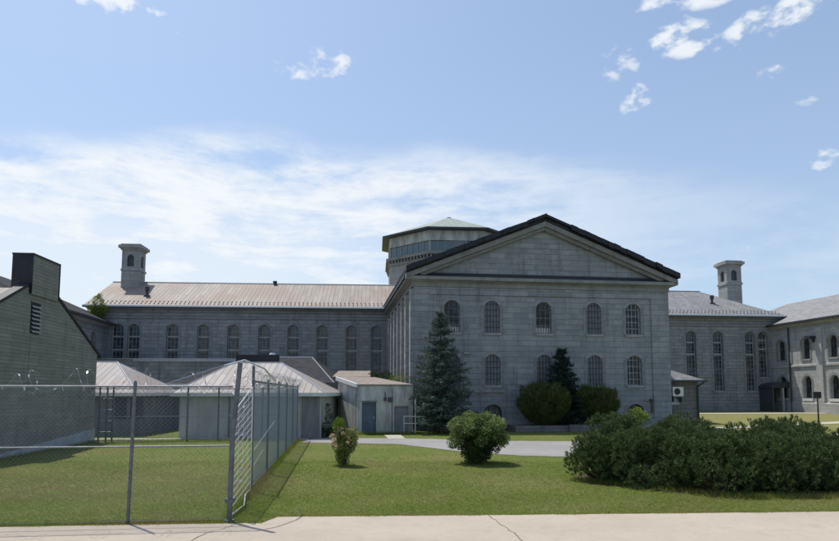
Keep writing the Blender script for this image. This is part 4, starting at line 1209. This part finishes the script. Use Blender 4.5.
def mugo(x, y, r, h, seed, label, mat='mugo', n=2600, group='mugo pines in the big bed'):
    rng = np.random.default_rng(seed)
    o = empty('mugo_pine', label, 'shrub', (x, y, 0), 0, group)
    # lobes of upright shoots
    nl = 24; C = []; D = []
    lob = []
    for i in range(nl):
        a = rng.random() * 2 * pi; q_ = sqrt(rng.random()) * r * .72
        lx, ly = q_ * cos(a), q_ * sin(a); lr = r * rng.uniform(.20, .32)
        lh = h * (1 - .42 * (q_ / r) ** 2) * rng.uniform(.66, 1.04) - lr * .7
        lob.append((lx, ly, max(lr * .7, lh), lr))
    for i in range(12):
        a = i / 12 * 2 * pi + rng.random() * .6; lob.append((r * .74 * cos(a), r * .74 * sin(a), h * rng.uniform(.14, .42), r * rng.uniform(.24, .34)))
    per = n // len(lob)
    for lx, ly, lz, lr in lob:
        d = unit(rng.normal(size=(per, 3)) * (1, 1, 1.0) + (0, 0, .35))
        rad = lr * (1 - .35 * rng.random(per) ** 2.5)[:, None] * (1, 1, 1.05)
        c = np.array([lx, ly, lz]) + d * rad
        C.append(c); D.append(unit(d * (1, 1, .6) + np.array([0, 0, .8]) + rng.normal(size=(per, 3)) * .16))
    C = np.concatenate(C); D = np.concatenate(D)
    C[:, 2] = np.maximum(C[:, 2], .05)
    # each shoot is a dense bottlebrush tuft
    k = 26; sz = np.repeat(rng.uniform(.75, 1.25, len(C)), k)
    Cn = np.repeat(C, k, 0); Dn = np.repeat(D, k, 0)
    t = rng.random(len(Cn))
    base = Cn + Dn * (.075 * sz * t)[:, None]
    nd = unit(Dn * (.35 + .9 * t)[:, None] + rng.normal(size=Cn.shape) * .62)
    L = rng.uniform(.05, .085, len(Cn)) * sz
    V = needle_tris(base, nd, L, .0125, rng)
    np_mesh('foliage', V, 3, LM[mat], o)
    ls = []
    for lx, ly, lz, lr in lob:
        ls.append(((rng.uniform(-.1, .1), rng.uniform(-.1, .1), 0), (lx * .5, ly * .5, lz * .35), .035, .026)); ls.append(((lx * .5, ly * .5, lz * .35), (lx, ly, lz), .026, .012))
    stems_mesh('stems', ls, M['bark'], o)
    return o
MUGO = [(4.75, 16.5, .85, 1.20, 'dark green pine shrub at the far left end of the big bed'),
        (5.75, 15.6, 1.0, 1.42, 'dark pine shrub second from the left in the front of the bed'),
        (5.6, 17.8, 1.05, 1.66, 'tall pine shrub at the back left of the bed, below the round basement window'),
        (7.0, 14.75, 1.05, 1.30, 'broad pine shrub at the front middle of the bed'),
        (7.1, 16.9, 1.2, 1.60, 'tallest pine shrub, back centre of the bed, in front of the air conditioner'),
        (8.25, 14.7, 1.0, 1.18, 'low pine shrub at the front right of the bed'),
        (8.75, 16.4, 1.15, 1.50, 'pine shrub in the back row right of the tallest one'),
        (9.45, 14.9, 1.0, 1.12, 'low pine shrub at the right end of the front row'),
        (10.4, 17.2, 1.15, 1.52, 'pine shrub in the back row under the tower with the flared cap'),
        (11.7, 16.8, 1.15, 1.30, 'pine shrub in the back row at the far right of the bed'),
        (10.7, 15.4, 1.0, 1.12, 'low dark pine shrub touching the right edge of the picture')]
for i, (x, y, r, h, lb) in enumerate(MUGO): mugo(x, y, r, h, 100 + i, lb, n=3000)
struct(strip_sheet('planting_bed', M['soil'], [(4.2, 17.2), (6, 18.8), (9, 18.9), (12.8, 18.2)], [(4.2, 16.0), (6, 14.4), (9, 13.9), (12.8, 14.8)], .010, 8, .05, 12))
# lime leaved sapling inside the bed
def leafy(name, label, cat, loc, blobs, n, L, Wd, mat, stems, group=None, up=.3, power=.35, children=()):
    rng = np.random.default_rng(abs(hash(label)) % 1000 if False else len(label) * 7 + n % 97)
    o = empty(name, label, cat, loc, 0, group)
    tot = sum(b[3] ** 2 for b in blobs); Vs = []
    for bx0, by0, bz0, br, sz in blobs:
        m = int(n * br ** 2 / tot)
        p, d = shell(rng, m, br, power)
        p = p * (1, 1, sz); keep = rng.random(m) > .08
        c = (p + (bx0, by0, bz0))[keep]; d = d[keep]
        dd = unit(d + (0, 0, up) + rng.normal(size=d.shape) * .6)
        Vs.append(leaf_quads(c, dd, rng.uniform(L * .7, L * 1.3, len(c)), rng.uniform(Wd * .7, Wd * 1.3, len(c)), rng))
    np_mesh('foliage', np.concatenate(Vs), 4, LM[mat], o)
    stems_mesh('stems', stems, M['bark'], o)
    return o
rs = random.Random(8)
leafy('lime_sapling', 'bright lime green leafy sapling poking out of the dark pines', 'shrub', (6.15, 18.1, 0),
      [(0, 0, 1.45, .28, .9), (.3, .1, 1.55, .25, .8), (.15, 0, 1.7, .18, .8), (-.3, .1, 1.35, .2, .8)], 1500, .07, .035, 'lime', [((0, 0, 0), (.1, 0, 1.5), .03, .01), ((0, 0, .7), (-.3, .1, 1.4), .015, .006)])

# round bush: spreading head on a clump of stems
rng = np.random.default_rng(31)
bl = []
for i in range(34):
    a = rs.uniform(0, 2 * pi); q_ = sqrt(rs.random()) * .78
    z = 1.46 - .35 * (q_ / .8) ** 2.5 + rs.uniform(-.10, .08)
    bl.append((q_ * cos(a), q_ * sin(a), z, rs.uniform(.17, .27), .85))
for i in range(20):
    a = rs.uniform(0, 2 * pi); bl.append((.78 * cos(a) * rs.uniform(.85, 1.08), .78 * sin(a) * rs.uniform(.85, 1.08), rs.uniform(.66, 1.25), rs.uniform(.17, .26), .9))
st = []
for i in range(26):
    a = rs.uniform(0, 2 * pi); b = rs.uniform(.05, .28); t = rs.uniform(.35, .75)
    st.append(((b * cos(a), b * sin(a), 0), (t * .7 * cos(a), t * .7 * sin(a), .7), .022, .015)); st.append(((t * .7 * cos(a), t * .7 * sin(a), .7), (t * cos(a + .2), t * sin(a + .2), 1.3), .015, .006))
bush = leafy('round_bush', 'round leafy bush with a pale green top alone on the lawn', 'shrub', (1.9, 20.4, 0), bl, 24000, .065, .042, 'lilac', st, power=.45, up=.45)
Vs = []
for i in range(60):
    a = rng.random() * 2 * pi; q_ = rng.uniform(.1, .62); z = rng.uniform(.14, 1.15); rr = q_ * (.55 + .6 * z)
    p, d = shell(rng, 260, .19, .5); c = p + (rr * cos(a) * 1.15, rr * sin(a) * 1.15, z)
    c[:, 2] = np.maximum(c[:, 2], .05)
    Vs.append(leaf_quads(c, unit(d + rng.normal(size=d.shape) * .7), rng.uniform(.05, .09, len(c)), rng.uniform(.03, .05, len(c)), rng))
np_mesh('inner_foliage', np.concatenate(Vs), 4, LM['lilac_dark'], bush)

# rose bush
bl = [(rs.uniform(-.26, .26), rs.uniform(-.25, .25), rs.uniform(.55, 1.05), rs.uniform(.14, .21), 1.0) for i in range(22)] + [(rs.uniform(-.12, .12), rs.uniform(-.12, .12), rs.uniform(.1, .5), rs.uniform(.12, .17), 1.1) for i in range(8)]
st = [((rs.uniform(-.08, .08), rs.uniform(-.08, .08), 0), (rs.uniform(-.3, .3), rs.uniform(-.3, .3), rs.uniform(.7, 1.1)), .010, .004) for i in range(18)]
rose = leafy('rose_bush', 'narrow bush with cream and pink blooms near the side fence', 'shrub', (-2.35, 19.6, 0), bl, 8000, .05, .035, 'rose', st, up=.4)
Vs = []
for i in range(95):
    a = rng.random() * 2 * pi; z = rng.uniform(.55, 1.18); rr = rng.uniform(.15, .42) * (1.1 if z < 1 else .7)
    p, d = shell(rng, 26, .04, .6); c = p + (rr * cos(a), rr * sin(a), z)
    Vs.append(leaf_quads(c, d, .04, .04, rng))
fl = np_mesh('blooms', np.concatenate(Vs), 4, LM['petal'], rose); fl['kind'] = 'stuff'
p, d = shell(rng, 900, .17, .6); c = p * (1, 1, 1.7) + (-.17, .05, 1.22)
np_mesh('new_shoots', leaf_quads(c, unit(d + (0, 0, .8)), rng.uniform(.05, .09, 900), .03, rng), 4, LM['lime'], rose)

# clipped yews and the planter
pln = empty('stone_planter', 'low dark stone planter at the foot of the wall under the two clipped yews', 'planter', (*BO, 0), BY)
q = MB(); q.box(5.6, 12.7, -2.25, -2.0, -.1, .36); q.box(5.6, 5.85, -1.999, -.2, -.1, .36); q.box(12.45, 12.7, -1.999, -.2, -.1, .36); q.build('kerb', M['planter'], pln)
q = MB(); q.box(5.86, 12.44, -1.998, -.2, 0, .30); q.build('soil', M['soil'], pln)
q = MB(); q.box(8.8, 11.4, -2.40, -2.26, -.1, .42); q.build('brick_front', M['planter'], pln)
q = MB(); q.box(1.3, 5.5, -.6, -.15, -.1, .34); tag(q.build('stone_step', M['planter'], None, (*BO, 0), BY), 'long dark stone step along the wall foot left of the planter', 'step')
def yew(lx, ly, r, h, seed, label):
    rng = np.random.default_rng(seed); x, y = loc_in(BO, BY, lx, ly)
    o = empty('clipped_yew', label, 'shrub', (x, y, .25), 0, 'clipped yews in the planter')
    n = 5200; d = unit(rng.normal(size=(n, 3)) + (0, 0, .1)); hh = h - .25
    prof = np.where(d[:, 2] > 0, 1, 1)
    c = d * (r, r * .95, hh * .5); c[:, 2] += hh * .52
    # flare: narrow base, wide shoulder
    t = np.clip(c[:, 2] / hh, 0, 1); c[:, :2] *= (.74 + .30 * t)[:, None]
    bump_ = 1 + .05 * np.sin(c[:, 0] * 7 + seed) * np.cos(c[:, 2] * 6) + .04 * np.sin(c[:, 1] * 9)
    lump = rng.normal(size=(46, 3)); lump = unit(lump + (0, 0, .2)); dt = (d @ lump.T).max(1)
    c *= (bump_ * (.80 + .24 * np.clip((dt - .86) / .14, 0, 1)) * (1 - .26 * rng.random(n) ** 2))[:, None]
    k = 12; Cn = np.repeat(c, k, 0) + np.repeat(rng.random(n), 12)[:, None] * rng.random((n * 12, 1)) * .30 * np.repeat(unit(d * (1, 1, .4) + (0, 0, 1.3)), 12, 0); Dn = np.repeat(unit(d * (1, 1, .4) + (0, 0, 1.0)), k, 0)
    V = needle_tris(Cn + rng.normal(size=Cn.shape) * .025, unit(Dn + rng.normal(size=Cn.shape) * .4), rng.uniform(.07, .16, len(Cn)), .024, rng)
    np_mesh('foliage', V, 3, LM['yew'], o)
    q = MB(); q.tube((0, 0, -.1), (0, 0, hh * .6), .12, .06); q.build('trunk', M['bark'], o)
yew(7.7, -1.25, 1.62, 2.68, 11, 'large clipped yew on the left in the stone planter')
yew(10.95, -1.25, 1.4, 2.55, 12, 'smaller clipped yew on the right in the stone planter')
x, y = loc_in(BO, BY, 10.1, -1.9)
leafy('flowering_plant', 'low pale yellow green plants at the planter edge between the yews', 'plant', (x, y, .3), [(i * .28 - .6, 0, .1, .16, .7) for i in range(5)], 500, .08, .03, 'lime', [((0, 0, 0), (0, 0, .12), .01, .005)])

def conifer(name, label, x, y, H, Rb, seed, mat, whorls, per, spr, L0, z0=.0, bare=.04, droop=.28, tip=.5):
    rng = np.random.default_rng(seed)
    o = empty(name, label, 'tree', (x, y, z0), 0)
    q = MB(); q.tube((0, 0, -.1), (0, 0, H * .55), .13 * H / 7, .07 * H / 7, 8); q.tube((0, 0, H * .55), (0, 0, H * .98), .07 * H / 7, .012, 8)
    q.build('trunk', M['bark'], o)
    C = []; D = []; LL = []; br = MB()
    for w in range(whorls):
        t = (w + rng.uniform(-.3, .3)) / whorls; z = H * (bare + (1 - bare) * t)
        Lb = Rb * (1 - t) ** .82 * 1.02 + .10
        m = max(4, int(per * (1 - .5 * t)))
        a0 = rng.random() * 6.28
        for i in range(m):
            a = a0 + 2 * pi * i / m + rng.uniform(-.25, .25); Lx = Lb * rng.uniform(.66, 1.14)
            zz = z + rng.uniform(-.10, .10)
            dirh = np.array([cos(a), sin(a), 0])
            ns = max(5, int(spr * Lx / Rb)); tt = np.linspace(.12, 1, ns)
            rise = (.35 * t) * tt - droop * tt * (1 - tt * tip) * (1 - t)
            P_ = dirh[None] * (tt * Lx)[:, None]; P_[:, 2] += zz + rise * Lx
            br.tube((0, 0, zz), tuple(P_[-1]), .022 * (1 - t) + .006, .004, 4, False)
            side = np.array([-sin(a), cos(a), 0])
            for sgn in (-1, 0, 1):
                wv = (Lx * .34 * (1 - tt * .75))[:, None] * sgn * rng.uniform(.5, 1.0, (ns, 1))
                pos_ = P_ + side[None] * wv + rng.normal(size=P_.shape) * .035
                pos_[:, 2] -= abs(sgn) * .05
                for rep in range(2):
                    C.append(pos_); D.append(unit(dirh[None] * .9 + side[None] * sgn * .7 + rng.normal(size=P_.shape) * .42 + (0, 0, .10 - .12 * rep))); LL.append(np.full(ns, L0 * (.8 + .3 * (1 - t))))
    C = np.concatenate(C); D = np.concatenate(D); LL = np.concatenate(LL)
    k = 4; Cn = np.repeat(C, k, 0) + rng.normal(size=(len(C) * k, 3)) * .03; Dn = unit(np.repeat(D, k, 0) + rng.normal(size=(len(C) * k, 3)) * .38)
    V = needle_tris(Cn, Dn, np.repeat(LL, k) * rng.uniform(.7, 1.2, len(Cn)), .036, rng)
    np_mesh('crown', V, 3, LM[mat], o)
    br.build('branches', M['bark'], o)
    return o
conifer('blue_spruce', 'tall blue spruce with tiered branches in front of the left corner of the pediment block', 1.2, 35.3, 6.95, 2.0, 5, 'spruce', 26, 10, 15, .18, bare=.08, droop=.16, tip=1.3)
x, y = loc_in(BO, BY, 8.95, -.95)
conifer('dark_fir', 'dark pointed conifer rising between the two clipped yews', x, y, 4.75, 1.5, 6, 'darkfir', 22, 10, 12, .18, z0=.3, droop=-.25)
# sapling on the wall top, left
st = [((0, 0, 0), (0, 0, 1.5), .04, .01), ((0, 0, .5), (-.5, 0, 1.1), .02, .006), ((0, 0, .6), (.5, .1, 1.3), .02, .006)]
leafy('wild_sapling', 'sunlit yellow green sapling growing from the eave at the left end of the long wing', 'tree', (-27.0, 51.6, 8.2),
      [(0, 0, 1.7, .42, 1.2), (-.4, 0, 1.0, .42, 1), (.45, 0, 1.1, .4, 1), (0, .1, .6, .5, 1), (.15, 0, 2.05, .22, 1.2), (-.7, 0, .55, .25, .8)], 2400, .13, .06, 'weed', st)
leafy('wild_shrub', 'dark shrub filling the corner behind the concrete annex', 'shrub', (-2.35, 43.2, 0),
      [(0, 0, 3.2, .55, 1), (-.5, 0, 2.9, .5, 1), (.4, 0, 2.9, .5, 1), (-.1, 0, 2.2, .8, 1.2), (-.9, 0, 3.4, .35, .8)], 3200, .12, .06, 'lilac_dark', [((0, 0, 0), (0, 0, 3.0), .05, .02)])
leafy('roof_weeds', 'tuft of weeds growing on the annex roof edge', 'plant', (-1.25, 37.5, 2.98),
      [(-.35, 0, .1, .2, 1), (.0, 0, .18, .25, 1.1), (.3, 0, .12, .2, 1)], 500, .13, .02, 'weed', [((0, 0, -.1), (0, 0, .2), .01, .004)], up=1.2)
# ivy strip in the gap beside the ribbed shed
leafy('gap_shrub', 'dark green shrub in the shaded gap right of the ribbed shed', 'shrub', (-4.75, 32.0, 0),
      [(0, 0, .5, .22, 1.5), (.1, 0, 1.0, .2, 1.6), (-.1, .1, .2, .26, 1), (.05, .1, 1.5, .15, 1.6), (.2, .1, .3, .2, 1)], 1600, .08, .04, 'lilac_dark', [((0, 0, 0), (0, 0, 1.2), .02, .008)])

# ---- lawn blades
rng = np.random.default_rng(77)
def in_road(x, y):
    fx = np.array([p[0] for p in ROAD_FAR]); fy = np.array([p[1] for p in ROAD_FAR]); nx_ = np.array([p[0] for p in ROAD_NEAR]); ny_ = np.array([p[1] for p in ROAD_NEAR])
    return (x > -5.4) & (y > np.interp(x, nx_, ny_)) & (y < np.interp(x, fx, fy))
ex = np.array([p[0] for p in EDGE]); ey = np.array([p[1] for p in EDGE])
Vs = []
def scatter(n, xa, xb, ya, yb, Ls, Ws, k, fan=True):
    y = ya + (yb - ya) * rng.random(n); x = (xa + (xb - xa) * rng.random(n))
    if fan: x = (rng.random(n) * 1.5 - .75) * y
    ok = (y > np.interp(x, ex, ey) + .0) & ~in_road(x, y) & (x > -15.2)
    ok &= ~((x > -17) & (x < -5.3) & (y > 30.2) & (y < 31.3))
    x = x[ok]; y = y[ok]
    C = np.stack([x, y, np.zeros(len(x))], 1); C = np.repeat(C, k, 0); C[:, :2] += rng.normal(size=(len(C), 2)) * .018
    D = unit(np.array([0, 0, 1.0]) + rng.normal(size=C.shape) * .45)
    D[:, 2] = np.abs(D[:, 2])
    patch = .85 + .22 * np.sin(C[:, 0] * 1.3 + 2 * np.sin(C[:, 1] * .7)) * np.sin(C[:, 1] * 1.1)
    Vs.append(needle_tris(C, D, rng.uniform(.5, 1.3, len(C)) * Ls * patch, Ws, rng))
scatter(90000, 0, 0, 10.6, 14.5, .030, .006, 3)
scatter(90000, 0, 0, 14.5, 21, .030, .008, 3)
scatter(60000, 0, 0, 21, 34, .032, .012, 2)
# ragged fringe hanging over the concrete edge
n = 9000; x = rng.uniform(-12, 12, n); y = np.interp(x, ex, ey) + np.abs(rng.normal(size=n)) * .07 - .03 + .03 * np.sin(x * 5) * np.sin(x * 1.7)
C = np.stack([x, y, np.full(n, .015)], 1); D = unit(np.array([0, -.35, 1.0]) + rng.normal(size=C.shape) * .5); D[:, 2] = np.abs(D[:, 2])
Vs.append(needle_tris(C, D, rng.uniform(.02, .07, n), .009, rng))
# longer tufts under the fences and around the shrubs
def tufts(n, p0, p1, sp, hi):
    t = rng.random(n); x = p0[0] + (p1[0] - p0[0]) * t + rng.normal(size=n) * sp; y = p0[1] + (p1[1] - p0[1]) * t + rng.normal(size=n) * sp
    C = np.stack([x, y, np.zeros(n)], 1); D = unit(np.array([0, 0, 1.0]) + rng.normal(size=C.shape) * .4); D[:, 2] = np.abs(D[:, 2])
    Vs.append(needle_tris(C, D, rng.uniform(.4, 1.2, n) * hi, .011, rng))
tufts(9000, (-3.5, 11.6), (-5.9, 30.0), .07, .17)
tufts(5000, (-10, 10.6), (-3.4, 11.3), .05, .09)
tufts(3500, (-15.0, 28.2), (-5.9, 30.2), .1, .16)
tufts(3000, (4.2, 16.6), (7.0, 13.9), .15, .13); tufts(4000, (7.0, 13.8), (10.5, 14.0), .15, .13); tufts(900, (1.5, 20.2), (2.3, 20.3), .15, .14); tufts(500, (-2.6, 19.5), (-2.1, 19.6), .12, .12)
tufts(2500, (-3.3, 33.9), (0, 34.2), .12, .22); tufts(2500, (-14.9, 28.9), (-14.2, 20.0), .08, .16)
n = 2600; x = rng.uniform(-11, 13, n); y = 11 + 9 * rng.random(n) ** 1.6
ok = y > np.interp(x, ex, ey) + .05; cn = np.sin(x * 1.9 + 3 * np.sin(y * 1.3)) * np.sin(y * 2.3 + x * .7) > .25; x = x[ok & cn]; y = y[ok & cn]
C = np.repeat(np.stack([x, y, np.full(len(x), .035)], 1), 3, 0) + rng.normal(size=(len(x) * 3, 3)) * (.02, .02, .004)
cl = np_mesh('clover', leaf_quads(C, rng.normal(size=C.shape) * (1, 1, .25), .022, .02, rng), 4, leafmat('clover_leaves', (.16, .24, .06), (.26, .34, .12), (.62, .62, .56), .6, .3)); cl['kind'] = 'stuff'
g = np_mesh('grass', np.concatenate(Vs), 3, LM['blade']); g['kind'] = 'stuff'
